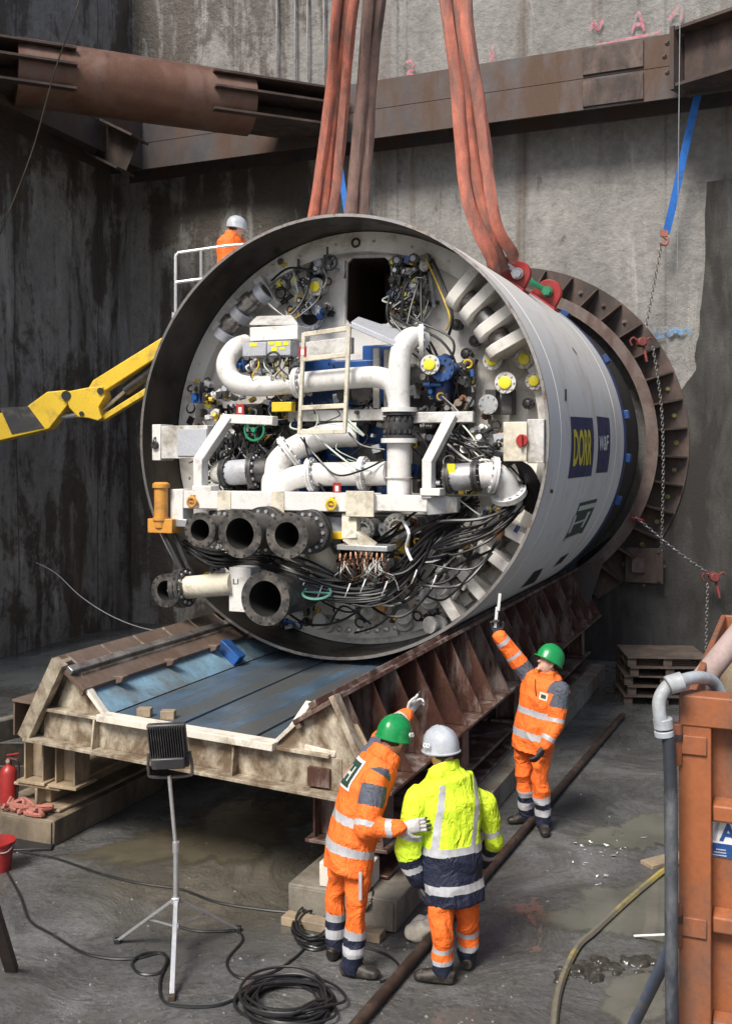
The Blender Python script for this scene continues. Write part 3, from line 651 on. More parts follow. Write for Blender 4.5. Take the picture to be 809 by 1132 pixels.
def onshell(name, pts, mat, h=.004, n=10, parent=None):    # quad (tl, tr, br, bl) of picture positions laid on the shell
    TL, TR, BR, BL = [TC(*p) for p in pts]; vs = []; b = MB()
    for j in range(n + 1):
        for i in range(n + 1):
            u, v = i / n, j / n
            th = (TL[0] * (1 - u) + TR[0] * u) * (1 - v) + (BL[0] * (1 - u) + BR[0] * u) * v
            w = (TL[1] * (1 - u) + TR[1] * u) * (1 - v) + (BL[1] * (1 - u) + BR[1] * u) * v
            vs.append(pol(th, R0 + h, w))
    W = n + 1; b.add(vs, [(j * W + i, j * W + i + 1, (j + 1) * W + i + 1, (j + 1) * W + i) for j in range(n) for i in range(n)])
    return b.build(name, mat, parent or tb)
def letters(txt, size=1.0, bold=0.0):
    cu = bpy.data.curves.new('text', 'FONT'); cu.body = txt; cu.size = size; cu.align_x = 'CENTER'; cu.align_y = 'CENTER'; cu.offset = bold; cu.resolution_u = 3
    o = bpy.data.objects.new('text', cu); COL.objects.link(o); dg = bpy.context.evaluated_depsgraph_get(); dg.update()
    me = bpy.data.meshes.new_from_object(o.evaluated_get(dg)); bpy.data.objects.remove(o); bpy.data.curves.remove(cu)
    bm = bmesh.new(); bm.from_mesh(me); bmesh.ops.subdivide_edges(bm, edges=[e for e in bm.edges if e.calc_length() > .15 * size], cuts=3); bmesh.ops.triangulate(bm, faces=bm.faces); bm.to_mesh(me); bm.free()
    xs = [v.co.x for v in me.vertices]; ys = [v.co.y for v in me.vertices]
    x0, x1, y0, y1 = min(xs), max(xs), min(ys), max(ys)
    return [((v.co.x - x0) / (x1 - x0), (v.co.y - y0) / (y1 - y0)) for v in me.vertices], [tuple(p.vertices) for p in me.polygons]
def textshell(txt, pts, mat, bold=.02, h=.008, parent=None):
    uv, fs = letters(txt, 1, bold); TL, TR, BR, BL = [TC(*p) for p in pts]; vs = []
    for u, v in uv:
        v = 1 - v
        th = (TL[0] * (1 - u) + TR[0] * u) * (1 - v) + (BL[0] * (1 - u) + BR[0] * u) * v
        w = (TL[1] * (1 - u) + TR[1] * u) * (1 - v) + (BL[1] * (1 - u) + BR[1] * u) * v
        vs.append(pol(th, R0 + h, w))
    b = MB(); b.add(vs, fs); return b.build('lettering', mat, parent or tb, recalc=False)
def textflat(txt, o, ex, ey, mat, parent, name='lettering', bold=.01):
    uv, fs = letters(txt, 1, bold); b = MB(); b.add([V(o) + V(ex) * u + V(ey) * v for u, v in uv], fs); return b.build(name, mat, parent, recalc=False)
for yy in (.62, 4.6):
    b = MB(); b.torus((0, yy, ZC), AX, R0 - .001, .005, 160, 6); b.build('weld_seam', shellm, tb)
p1_ = onshell('sign_panel', [(630, 460.4), (654.4, 461.8), (653, 526), (627.4, 529)], navy)
textshell('DORR', [(633.2, 474), (653, 474.5), (652, 514), (632.2, 516)], texty, .03, parent=p1_)
p2_ = onshell('sign_panel', [(659, 460), (672.8, 461.8), (671, 522), (658.3, 522.8)], navy)
textshell('W&F', [(661.8, 482), (672, 481), (671.3, 497.5), (661.5, 498.5)], textw, .02, parent=p2_)
p3_ = onshell('emblem_panel', [(640.6, 556), (660, 551), (643, 589), (622, 598)], panelgreen)
onshell('emblem_stripe', [(640, 559.5), (658.5, 555), (656, 560.5), (638, 565)], palegreen, .008, parent=p3_)
onshell('emblem_stripe', [(623.5, 595.3), (640.5, 588.5), (639.5, 590.3), (623, 597)], palegreen, .008, parent=p3_)
textshell('H', [(634, 570), (652, 565), (643.5, 582), (627, 589.5)], palegreen, .0, parent=p3_)
for pts in ([(612, 636), (626, 624), (624, 628), (609, 640)], [(590, 632), (600, 628), (590, 644), (575, 650)], [(620, 616), (629, 611), (620, 622), (611, 627)]): onshell('grout_port', pts, pitblk, .003, 4)
for pts in ([(574, 352), (578, 358), (580, 361), (576, 355)], [(632, 383), (637, 390), (638, 393), (633, 386)], [(624, 430), (626, 430), (626, 443), (624, 443)], [(608, 541), (611, 541), (611, 545), (608, 545)]): onshell('scuff', pts, darksteel, .003, 2)

# bulkhead with an access opening, stiffening ring at the rim
WB = 1.0
door = [(384, 290), (389, 285), (425, 284), (432, 290), (433, 352), (427, 358), (387, 358), (382, 352)]
DP = [T(x, y, WB) for x, y in door]
bm = bmesh.new(); no = 96
ov = [bm.verts.new(pol(2 * pi * i / no, 2.5, WB)) for i in range(no)]; iv = [bm.verts.new(p) for p in DP]
eo = [bm.edges.new((ov[i], ov[(i + 1) % no])) for i in range(no)]; ei = [bm.edges.new((iv[i], iv[(i + 1) % 8])) for i in range(8)]
bmesh.ops.triangle_fill(bm, use_beauty=True, edges=eo + ei)
bmesh.ops.recalc_face_normals(bm, faces=bm.faces)
if sum(f.normal.y for f in bm.faces) > 0: bmesh.ops.reverse_faces(bm, faces=bm.faces)
r_ = bmesh.ops.extrude_face_region(bm, geom=list(bm.faces)); bmesh.ops.translate(bm, verts=[x for x in r_['geom'] if isinstance(x, bmesh.types.BMVert)], vec=(0, .05, 0))
bmesh.ops.recalc_face_normals(bm, faces=bm.faces)
me = bpy.data.meshes.new('bulkhead'); bm.to_mesh(me); bm.free(); me.materials.append(bulkm); bh = bpy.data.objects.new('bulkhead', me); COL.objects.link(bh); bh.parent = tb
b = MB(); P = [p + (p - sum(DP, V()) / 8) * .0 for p in DP]
b.add([p + V((0, .03, 0)) for p in P] + [p + V((0, 1.6, 0)) for p in P], [(i, (i + 1) % 8, 8 + (i + 1) % 8, 8 + i) for i in range(8)] + [tuple(range(8, 16))]); b.build('door_recess', cavity, bh)
b = MB(); cc = sum(DP, V()) / 8
b.tube([p + (p - cc) * .03 for p in catmull([cc + (p - cc) * 1.02 for p in DP], 3, True)], .025, 6, 0, True); b.build('door_frame', bulkm, bh)
b = MB(); b.box(cc + V((.1, .9, -.1)), (.06, .05, 1.2)); b.box(cc + V((-.2, 1.2, .1)), (.08, .05, .9)); b.build('door_rail', rust, bh)
b = MB(); b.lathe(C0, AX, [(.80, 2.54), (.80, 2.30), (.86, 2.29), (WB, 2.29)], 128, cap=False); b.build('rim_ring', bulkm, bh, ang=25)
b = MB(); b.bolts((0, .80, ZC), (0, -1, 0), 2.42, 30, .018, .02); b.build('rim_bolt', lightgrey, bh)
# lifting eye at top
b = MB(); b.torus(T(393, 268, .78), (0, 1, 0), .05, .014, 14, 6); b.build('lifting_eye', darksteel, tb)
# thrust brackets: radial arms with an eye, a ram between each pair
def bracket(px, py, w0=0):
    p = T(px, py, .45) - C0; th = atan2(p.z, p.x); er = V((cos(th), 0, sin(th))); et = V((-sin(th), 0, cos(th)))
    P2 = [(2.535, .36), (2.12, .36), (2.03, .42), (1.985, .54), (1.99, .66), (2.06, .78), (2.12, WB), (2.535, WB)]
    P2 = [(r, w + (w0 * (WB - w) / .64 if w0 else 0)) for r, w in P2]
    b = MB(); b.prism([C0 + er * (min(r, 2.42) if w0 else r) + AX * w - et * .065 for r, w in P2], et * .13); o = b.build('thrust_bracket', bulkm, tb, bevel=.008)
    b = MB(); c = C0 + er * 2.16 + AX * .58; b.lathe(c - et * .058, et, [(0, .10), (0, .135), (.116, .135), (.116, .10)], 20); b.build('eye_ring', greyp, o)
    b = MB(); b.cyl(c - et * .06, c + et * .06, .09, n=16); b.build('pin', blackp, o)
    return th
def ram(t0, t1):
    th = (t0 + t1) / 2; c = lambda t: C0 + V((cos(t), 0, sin(t))) * 2.2 + AX * .6
    b = MB(); b.cyl(c(t0), c(t1), .10, n=18); b.lathe(c(th), c(t1) - c(t0), [(-.05, .125), (.05, .125)], 18); b.build('ram', steel, tb)
for grp in ([(516, 312), (533, 330), (552, 352), (570, 374)], [(497, 668), (521, 643), (545, 614), (566, 588)], [(286, 324), (263, 350), (247, 373)]):
    t_ = [bracket(*p, .3 if p[0] < 300 else 0) for p in grp]
    for i in range(len(t_) - 1): ram(t_[i], t_[i + 1])

# --- helpers for fittings laid out in picture positions at a depth w
def PT(l, dw=0): return [T(p[0], p[1], (p[2] if len(p) > 2 else 0) + dw) for p in l]
def px(x, y, w): return mpp(x, y, w)
def pipe(l, rpx, mat, name='pipe', flanges=(), n=20, sub=8, smooth=True):
    P = PT(l); r = rpx * px(*(list(l[0]) + [0])[:3]); Q = catmull(P, sub) if smooth else P
    b = MB(); b.tube(Q, r, n); o = b.build(name, mat, tb)
    for i, dirn in flanges:
        p = P[i]; d = (P[min(i + 1, len(P) - 1)] - P[max(i - 1, 0)]).normalized()
        b = MB(); b.flange(p - d * .03, d, r * .6, r * 1.48, .028, 12, 0, 1, .02); b.flange(p + d * .003, d, r * .6, r * 1.48, .028, 12, 0, 1, .02); b.build('pipe_flange', [mat, greyp], o)
    return o
def boxpx(name, x0, y0, x1, y1, w, depth, mat, parent=None, bevel=.008):
    a = T(x0, y1, w); e = T(x1, y0, w); b = MB(); b.box((a + e) / 2 + V((0, depth / 2, 0)), (abs(e.x - a.x), depth, abs(e.z - a.z))); return b.build(name, mat, parent or tb, bevel=bevel)
def valve(x, y, w, rp, capm=yelcap, body=lightgrey, tilt=(0, -1, 0), name='valve'):
    c = T(x, y, w); s = px(x, y, w); r = rp * s; d = V(tilt).normalized()
    b = MB(); b.flange(c, d, .001, r, .03, 8, rb=.012, hole=False); b.cyl(c - d * .22, c, r * .62, n=14); o = b.build(name, body, tb)
    if capm: b = MB(); b.lathe(c + d * .028, d, [(0, r * .58), (.03, r * .58), (.035, r * .48)], 16); b.build('cap', capm, o)
    return o
def wheel(x, y, w, rp, mat, d=(0, -1, 0), name='handwheel'):
    c = T(x, y, w); r = rp * px(x, y, w); b = MB(); b.torus(c, d, r, .014, 22, 6, 0); X, Y_ = perp(d)
    for k in range(3):
        t = 2 * pi * k / 3 + .4; b.tube([c, c + (X * cos(t) + Y_ * sin(t)) * r], .009, 5)
    b.cyl(c - V(d) * .03, c + V(d) * .03, .03, n=10); return b.build(name, mat, tb)

# --- blue tanks and dark machinery behind the pipes
for (x0, y0, x1, y1, w, dp, m) in ((318, 396, 430, 450, .55, .4, bluep), (330, 470, 430, 545, .6, .35, bluep), (400, 380, 440, 400, .7, .2, bluep), (250, 445, 330, 470, .72, .2, blackp), (440, 400, 520, 470, .72, .22, blackp), (250, 470, 300, 545, .72, .22, blackp), (455, 470, 520, 545, .74, .2, blackp), (230, 570, 480, 610, .7, .25, blackp)):
    boxpx('machine_housing', x0, y0, x1, y1, w, dp, m, bevel=.02)
for (x, y, w, r, L) in ((352, 410, .45, 20, .35), (400, 432, .4, 16, .3), (345, 510, .5, 17, .3), (410, 505, .5, 15, .3)):
    c = T(x, y, w); b = MB(); b.flange(c, (0, -1, 0), .02, r * px(x, y, w), .04, 12, rb=.012, hole=False); b.cyl(c, c + AX * L, r * .8 * px(x, y, w), n=20); b.build('motor', blackp if r < 17 else bluep, tb)

# --- ladder
ld = boxpx('ladder', 330.5, 368, 337, 480, -.22, .05, cream)
b = MB(); a, e = PT([(331, 480, -.22), (336, 368, -.22)]); a2, e2 = PT([(381, 479, -.22), (386, 361, -.22)])
bpy.data.objects.remove(ld)
lad = MB(); lad.bar(a, e, .045, .045, 0, (0, 1, 0)); lad.bar(a2, e2, .045, .045, 0, (0, 1, 0)); lad = lad.build('ladder', cream, tb, bevel=.008)
for t in (.02, .26, .74, .985):
    b = MB(); b.bar(a.lerp(e, t), a2.lerp(e2, t), .04, .055, 0, (0, 0, 1)); b.build('rung', cream, lad, bevel=.006)
# platform right of the ladder and its posts
b = MB(); P = PT([(388, 362, -.1), (396, 356, .45), (443, 372, .5), (438, 384, -.05)]); b.prism(P, (0, 0, .07)); pl = b.build('platform', greyp, tb, bevel=.008)
b = MB(); P = PT([(336, 378, .05), (388, 372, .05), (388, 390, .05), (336, 396, .05)]); b.prism(P, (0, .1, 0)); b.build('platform_beam', lightgrey, pl, bevel=.008)
for x, y0, y1 in ((412, 384, 455), (424, 386, 455)): boxpx('platform_post', x, y0, x + 7, y1, .3, .06, lightgrey, pl)
boxpx('cross_member', 318, 452, 430, 466, .22, .1, lightgrey)
# --- white pipework
pipe([(272, 380, .35), (259, 386, .15), (250, 403, 0), (258, 421, -.03), (282, 427, 0), (330, 423, .02), (400, 417, .02), (423, 418, .02), (436, 427, .01), (441, 448, 0)], 11, white, flanges=((5, 0),))
up = pipe([(466, 377, .35), (456, 373, .2), (446, 381, .08), (442, 397, .02), (441, 420, 0), (441, 452, 0)], 12, white)
b = MB(); b.flange(T(463, 378, .3), (V((1, .35, 0))), .06, .21, .05, 12, rb=.014); b.build('pipe_flange', white, up)
# compensator in the vertical pipe
cc_ = T(441, 470, 0); s = px(441, 470, 0); cmpn = MB(); cmpn.lathe(T(441, 486, 0), (0, 0, 1), [(0, 18 * s), (5 * s, 18 * s), (5 * s, 14 * s), (9 * s, 15.5 * s), (16 * s, 16.5 * s), (23 * s, 15.5 * s), (27 * s, 14 * s), (27 * s, 18 * s), (32 * s, 18 * s)], 28)
for z in (486 - 7, 486 - 25): cmpn.bolts(T(441, z, 0), (0, 0, 1 if z == 479 else -1), 16.2 * s, 16, .016, .045)
cmpn = cmpn.build('compensator', blackp, tb)
for z in (487, 453): b = MB(); b.lathe(T(441, z, 0), (0, 0, 1), [(-.025, 20 * s), (.025, 20 * s)], 28); b.build('clamp_ring', white, cmpn)
low = pipe([(441, 488, 0), (441, 500, 0), (441, 548, 0)], 13.5, white, smooth=False)
b = MB(); b.torus(T(441, 528, 0), (0, 0, 1), 14.8 * s, .008, 24, 5); b.build('weld_seam', lightgrey, low)
pipe([(300, 560, -.1), (309, 543, -.1), (322, 530, -.08), (345, 525, -.05), (372, 524, -.03), (402, 524, 0), (428, 523, 0)], 13, white, flanges=((3, 0), (5, 0)))
pipe([(303, 560, -.05), (303, 528, -.05), (308, 512, 0), (320, 500, .05), (338, 490, .12), (362, 482, .2), (395, 480, .3)], 14, white, flanges=((3, 0),))
# flow meters
def meter(x0, y0, x1, y1, w, rp, mat, endm, name):
    a, e = PT([(x0, y0, w), (x1, y1, w)]); d = (e - a).normalized(); L = (e - a).length; r = rp * px(x0, y0, w)
    b = MB(); b.lathe(a, d, [(0, r * .9), (L * .2, r), (L * .8, r), (L, r * .9)], 24); o = b.build(name, mat, tb)
    b = MB()
    for t in (-.035, .0, L - .03, L + .005): b.flange(a + d * t, d, r * .5, r * 1.18, .03, 12, rb=.012)
    b.build('meter_flange', endm, o); return o, a, d, r
meter(251, 523, 281, 521, -.05, 14, greyp, blackp, 'flow_meter')
pipe([(240, 522, -.03), (251, 523, -.05)], 13, lightgrey, smooth=False); pipe([(281, 521, -.05), (297, 520, -.03)], 14, blackp, smooth=False, flanges=((0, 0),))
mo, ma, md, mr = meter(497, 528, 527, 526, -.05, 15, galv, blackp, 'flow_meter')
b = MB(); b.box(T(503, 518, -.05) + V((0, -mr * .92, 0)), (.09, .012, .11), R=Matrix.Rotation(.12, 3, 'X')); b.build('meter_label', yelcap, mo)
pipe([(531, 526, -.03), (545, 525, 0), (556, 530, .08), (562, 545, .16), (566, 562, .3)], 14, white, flanges=((1, 0), (3, 0)))
# ribbed hose loops at the right
for k in range(9):
    P = [T(x + k * 2.6 - 8, y + k * 1.5 - 4, w) for x, y, w in ((545, 512, .05), (556, 503, 0), (572, 508, .0), (582, 525, .1), (585, 545, .3), (576, 560, .5))]
    b = MB(); b.tube(catmull(P, 6), .016, 6); b.build('hose', cablem, tb)
# --- front frame: white beam across, posts, brackets
WF = -.35
fbm = boxpx('front_beam', 199, 545.5, 414, 562, WF, .22, white, bevel=.012)
boxpx('front_beam', 414.5, 548, 472, 565, WF + .04, .2, white, bevel=.012)
b = MB(); P = PT([(472, 549, WF + .05), (505, 549, .0), (505, 567, .0), (472, 570, WF + .05)]); b.prism(P, (0, .16, 0)); b.build('front_beam', lightgrey, tb, bevel=.01)
boxpx('end_post', 188, 541, 202, 582, WF - .02, .25, white, bevel=.01)
boxpx('beam_plate', 382, 543, 413, 571, WF - .03, .025, cream, bevel=.006)
boxpx('beam_plate', 240, 543, 255, 568, WF - .012, .01, cream, bevel=.004); boxpx('beam_plate', 300, 543, 314, 568, WF - .012, .01, cream, bevel=.004)
for x, y in ((212, 555), (366, 558)):
    c = T(x, y, WF - .04); b = MB(); b.torus(c, (0, 1, 0), .055, .02, 14, 6); b.box(c + V((0, .02, .04)), (.05, .03, .09)); b.build('swivel_eye', yellow if x > 300 else orangep, tb)
def bent(l, wpx, mat, depth=.16, name='bent_post'):
    b = MB(); P = PT(l); s = px(*l[0])
    for i in range(len(P) - 1):
        d = (P[i + 1] - P[i]).normalized(); b.bar(P[i] - d * wpx * s * .25, P[i + 1] + d * wpx * s * .25, wpx * s, depth, 0, (0, 1, 0))
    return b.build(name, mat, tb, bevel=.01)
bent([(222, 545, WF + .1), (222, 508, WF + .1), (252, 463, WF + .25)], 11, white)
bent([(254, 463, WF + .28), (302, 465, WF + .3)], 10, white, name='cross_arm')
bent([(474, 548, WF + .1), (474, 510, WF + .1), (499, 461, WF + .25)], 11, white)
bent([(445, 462, .1), (521, 461, .2)], 12, lightgrey, name='cross_arm')
boxpx('foot_plate', 212, 537, 233, 545, WF, .2, white); boxpx('foot_plate', 464, 540, 486, 548, WF, .2, white)
bent([(388, 572, WF + .1), (388, 592, WF + .05), (408, 606, WF + .1)], 18, cream, .12, 'hanger_bracket')
# orange hydraulic cylinder at the left end
c0, c1 = PT([(178, 583, -.45), (178, 533, -.45)]); s = px(178, 560, -.45)
b = MB(); b.lathe(c0, c1 - c0, [(0, 7 * s), (8 * s, 7.5 * s), (8 * s, 9 * s), (11 * s, 9 * s), (11 * s, 7.5 * s), (44 * s, 7.5 * s), (44 * s, 9.5 * s), (48 * s, 9.5 * s), (50 * s, 7 * s)], 20); hc = b.build('hydraulic_cylinder', orangep, tb)
boxpx('cylinder_clamp', 163, 574, 190, 589, -.5, .2, orangep, hc); boxpx('cylinder_clevis', 183, 574, 206, 582, -.42, .08, galv, hc)
# --- black flanged pipe ends facing the viewer
def stub(x, y, ro, ri, w, L, back=True, name='flanged_pipe', mat=blackp):
    c = T(x, y, w); s = px(x, y, w); d = AX
    b = MB(); b.lathe(c, d, [(0, ri * s), (0, ro * s), (.05, ro * s), (.05, ri * s * 1.22), (L, ri * s * 1.22), (L, ri * s), (0, ri * s)], 36, ms=[0, 0, 0, 0, 0, 1]); b.bolts(c, -d, (ro * .8 + ri * .2) * s, 14, .017, .003, 1)
    o = b.build(name, [flangeblk, pitblk], tb)
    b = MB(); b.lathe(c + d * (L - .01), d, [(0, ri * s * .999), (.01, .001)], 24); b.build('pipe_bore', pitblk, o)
    if back:
        b = MB(); e = c + d * (L * .62); b.flange(e, d, ri * s, ro * s * 1.02, .05, 14, 0, 1, .022); b.flange(e + d * .10, d, ri * s, ro * s * 1.02, .05, 14, 0, 1, .022); b.build('rear_flange', [blackp, galv], o)
    return o
stub(221, 586, 19.5, 12, -1.0, .8); stub(265, 590, 27, 17.5, -1.05, .85); stub(317, 592, 25.5, 15, -1.0, .8)
stub(293, 662, 30, 20, -.95, .95, False)
lo_ = stub(183, 653, 18.5, 11, -.8, .35, False)
c = T(205, 649, -.55); b = MB(); d = (T(255, 645, -.62) - T(198, 651, -.62)).normalized()
b.flange(T(197, 651, -.6), d, .05, .225, .06, 12, 0, 1, .024); b.flange(T(203, 650, -.6), d, .05, .225, .05, 12, 0, 1, .02); b.build('rear_flange', [blackp, galv], lo_)
pipe([(203, 650, -.6), (258, 645, -.62)], 12.5, cream, smooth=False)
lb = boxpx('valve_box', 253, 628, 277, 676, -.66, .25, white)
oo = T(257.5, 646, -.664); textflat('LI', oo, (T(263.5, 646, -.664) - oo), (T(257.5, 640, -.664) - oo), blackp, lb)
b = MB(); b.bar(T(180, 588, -.4), T(206, 640, -.4), .05, .05, 0, (0, 1, 0)); b.bar(T(190, 585, -.35), T(214, 640, -.35), .05, .05, 0, (0, 1, 0)); b.build('support_strap', blackp, tb, bevel=.006)
boxpx('rear_elbow', 236, 600, 345, 615, -.1, .3, lightgrey, bevel=.05)
pipe([(356, 600, -.05), (358, 640, .05)], 20, cream, 'support_leg', smooth=False)
for (x, y, r, w) in ((240, 590, 19, -.05), (292, 592, 24, -.05), (346, 592, 24, -.05), (440, 583, 16, .3), (402, 585, 14, .35)):
    c = T(x, y, w); b = MB(); b.flange(c, (0, -1, 0), r * .5 * px(x, y, w), r * px(x, y, w), .05, 14, 0, 1, .022); b.cyl(c, c + AX * .6, r * .72 * px(x, y, w), n=20); b.build('rear_pipe', [blackp if x < 300 else lightgrey, galv], tb)
# --- cabinets
cb = boxpx('control_cabinet', 276, 359, 329, 377, -.05, .35, white)
b = MB(); P = PT([(276, 359, -.05), (329, 359, -.05), (322, 350, .3), (284, 351, .3)]); b.prism(P, (0, 0, .02)); b.build('cabinet_lid', lightgrey, cb)
k1 = boxpx('control_cabinet', 268, 377.5, 294, 394, -.15, .25, greyp); k2 = boxpx('control_cabinet', 294.8, 376, 321, 393.5, -.15, .25, greyp)
for (x0, y0, x1, y1, k) in ((276, 378.5, 284, 383, k1), (297, 377.5, 303, 381, k2), (304, 377, 311, 382.5, k2), (313, 377.5, 319, 381.5, k2), (300, 383, 306, 388, k2), (309, 383.5, 315, 386.5, k2)): boxpx('warning_label', x0, y0, x1, y1, -.154, .003, yelcap, k, 0)
for (x, y) in ((334, 389), (265, 453), (372, 540), (265, 633)):
    tgp = boxpx('red_tag', x - 4, y - 6.5, x + 4.5, y + 6.5, -.24 if x > 300 and y < 400 else -.05 if y < 460 else WF + .03, .012, redp, None, .002)
    boxpx('tag_symbol', x - 1.5, y - 3, x + 2, y + 3, (-.243 if x > 300 and y < 400 else -.053 if y < 460 else WF + .027), .003, textw, tgp, 0)
gb = boxpx('grey_cabinet', 178, 470, 229, 507, -.12, .4, lightgrey); boxpx('cabinet_door', 196, 474, 228, 504, -.135, .02, greyp, gb, .004); boxpx('side_plate', 168, 469, 177.5, 509, -.1, .3, white, gb)
b = MB(); b.lathe(T(172, 492, -.1), (0, -1, 0), [(0, .05), (.04, .045)], 12); b.torus(T(172, 488, -.1), (1, 0, 0), .05, .012, 12, 5); b.build('cabinet_switch', blackp, gb)
rbx = boxpx('control_cabinet', 556, 466, 582, 510, -.1, .5, cream); boxpx('cabinet_side', 582.5, 463, 601, 512, -.06, .45, lightgrey, rbx)
b = MB(); c = T(577, 487, -.1); b.lathe(c, (0, -1, 0), [(0, .07), (.03, .06)], 14); b.box(c + V((0, -.05, 0)), (.03, .05, .13)); b.build('isolator_knob', redp, rbx)
boxpx('junction_box', 300, 444, 322, 455, -.02, .12, yellow); boxpx('junction_box', 355, 572, 384, 588, -.2, .2, greyp); boxpx('junction_box', 365, 588, 380, 596, -.22, .1, yellow)
boxpx('junction_box', 435, 593, 452, 618, .3, .2, yellow)
# --- bulkhead fittings
c = T(345, 348, WB); b = MB(); b.flange(c, (0, -1, 0), .14, .20, .06, 16, rb=.012); o = b.build('port', greyp, tb); b = MB(); b.lathe(c, (0, -1, 0), [(0, .14), (.001, .14)], 24); b.build('port_bore', pitblk, o)
for x, y, w, r in ((545, 398, .75, 11), (559, 423, .6, 12), (580, 397, .8, 11), (591, 421, .75, 10), (520, 423, .85, 8), (476, 403, .2, 11), (350, 317, .75, 10), (328, 311, .8, 6), (311, 314, .8, 6), (233, 447, .5, 7), (251, 438, .45, 6)): valve(x, y, w, r)
for x, y, w, r in ((540, 447, .7, 11), (525, 500, .7, 10), (492, 407, .35, 12), (470, 690, .85, 9), (372, 662, .6, 10), (395, 690, .8, 11), (430, 655, .7, 9)): valve(x, y, w, r, None, galv if x > 480 else lightgrey)
for x, y in ((505, 359), (525, 377), (584, 446), (516, 391)): valve(x, y, .85, 6.5, blackp, blackp, name='sensor')
for x, y in ((493, 395), (520, 345), (537, 460), (588, 470)): valve(x, y, .85, 4, redp, blackp, name='sensor')
b = MB(); b.box(T(490, 425, .5), (.2, .22, .45)); b.build('pump_body', navy, tb, bevel=.05)
b = MB(); b.cyl(T(488, 408, .45), T(487, 394, .45), .13, n=18); b.build('pump_motor', bluep, tb); b = MB(); b.flange(T(490, 408, .3), (0, -1, 0), .05, .14, .05, 10, rb=.014); b.build('pump_flange', bluep, tb)
for x in (542, 560): boxpx('valve_body', x - 6, 430, x + 6, 458, .72, .2, blackp)
rr = random.Random(3)
for i in range(4):            # valve bank right of the opening
    for j in range(7):
        x, y = 436 + i * 11 + rr.uniform(-2, 2), 290 + j * 9 + rr.uniform(-2, 2)
        if rr.random() < .8: valve(x, y, .82 + rr.uniform(-.1, .1), rr.uniform(3.2, 5.5), rr.choice([yelcap, yelcap, None, blackp, galv]), rr.choice([blackp, galv, greyp, blackp]), name='small_valve')
for x, y in ((440, 288), (458, 286)): valve(x, y, .7, 6, greyp, blackp)
b = MB(); b.bar(T(436, 284, .88), T(474, 289, .88), .04, .04); b.bar(T(472, 280, .86), T(480, 340, .86), .04, .04); b.build('valve_rack', greyp, tb)
for i in range(14):           # upper left cluster
    x, y = rr.uniform(300, 368), rr.uniform(288, 345); valve(x, y, .8 + rr.uniform(-.1, .1), rr.uniform(3, 6), rr.choice([None, blackp, galv]), rr.choice([blackp, galv, greyp]), name='small_valve')
wheel(365, 290, .6, 8, blackp); wheel(281, 475, -.1, 12, greenp); wheel(236, 510, .1, 9, blackp); wheel(302, 398, -.2, 9, blackp)
c = T(350, 655, -.45); b = MB(); b.torus(c, V((.1, -.35, 1)), .16, .014, 24, 6); b.tube([c + V((-.16, 0, 0)), c + V((.16, 0, 0))], .01, 5); b.build('handwheel', M('pale_green_paint', (.16, .42, .33), .4), tb)
# bottom plates with bolt rows
for (x0, x1) in ((322, 462), (463, 520)):
    pass
b = MB(); P = [pol(t, 2.46, .72) for t in [radians(a) for a in range(-128, -72, 4)]] + [pol(t, 1.95, .72) for t in [radians(a) for a in range(-76, -130, -4)]]
b.prism(P, (0, .06, 0))
for a in range(-124, -74, 3):
    for r in (2.36, 2.06): b.lathe(pol(radians(a), r, .72), (0, -1, 0), [(0, .035), (.03, .035), (.035, .02)], 10, 1)
b.build('bottom_plate', [bulkm, galv], tb)
b = MB(); P = [pol(t, 2.46, .68) for t in [radians(a) for a in range(-71, -48, 4)]] + [pol(t, 1.8, .68) for t in [radians(a) for a in range(-52, -72, -4)]]
b.prism(P, (0, .06, 0)); b.build('bottom_plate', bulkm, tb, bevel=.006)
for (x, y, w) in ((500, 655, .5), (487, 690, .55), (475, 665, .5), (330, 680, .5), (418, 682, .5), (447, 690, .6), (365, 690, .5)):
    c = T(x, y, w); b = MB(); b.lathe(c, (rr.uniform(-.6, .6), -1, rr.uniform(.0, .9)), [(0, .11), (.05, .11), (.05, .07), (.16, .07), (.16, .10), (.21, .10)], 16); b.bolts(c, (0, -1, 0), .09, 6, .012, .02); b.build('pipe_coupling', rr.choice([galv, lightgrey, lightgrey]), tb, bevel=.004)
boxpx('hydraulic_block', 370, 664, 392, 684, .4, .2, white); boxpx('hydraulic_block', 488, 650, 502, 672, .6, .15, greyp); boxpx('hydraulic_block', 500, 636, 520, 655, .65, .15, lightgrey); boxpx('hydraulic_block', 415, 668, 425, 676, .3, .1, orangep)
# connector plate with rows of brass fittings
cp = boxpx('connector_plate', 372, 604, 428, 608, WF - .02, .3, galv)
b = MB()
for i in range(9):
    for j in range(3):
        x = 376 + i * 5.8 + j * 2; y = 612 + j * 6 + abs(i - 4) * .8; c = T(x, y, WF + .04 * j); b.lathe(c, (rr.uniform(-.3, .3), -.3, -1), [(-.03, .012), (0, .017), (.02, .017), (.02, .011), (.05, .011)], 7)
b.build('connector', brass, cp)

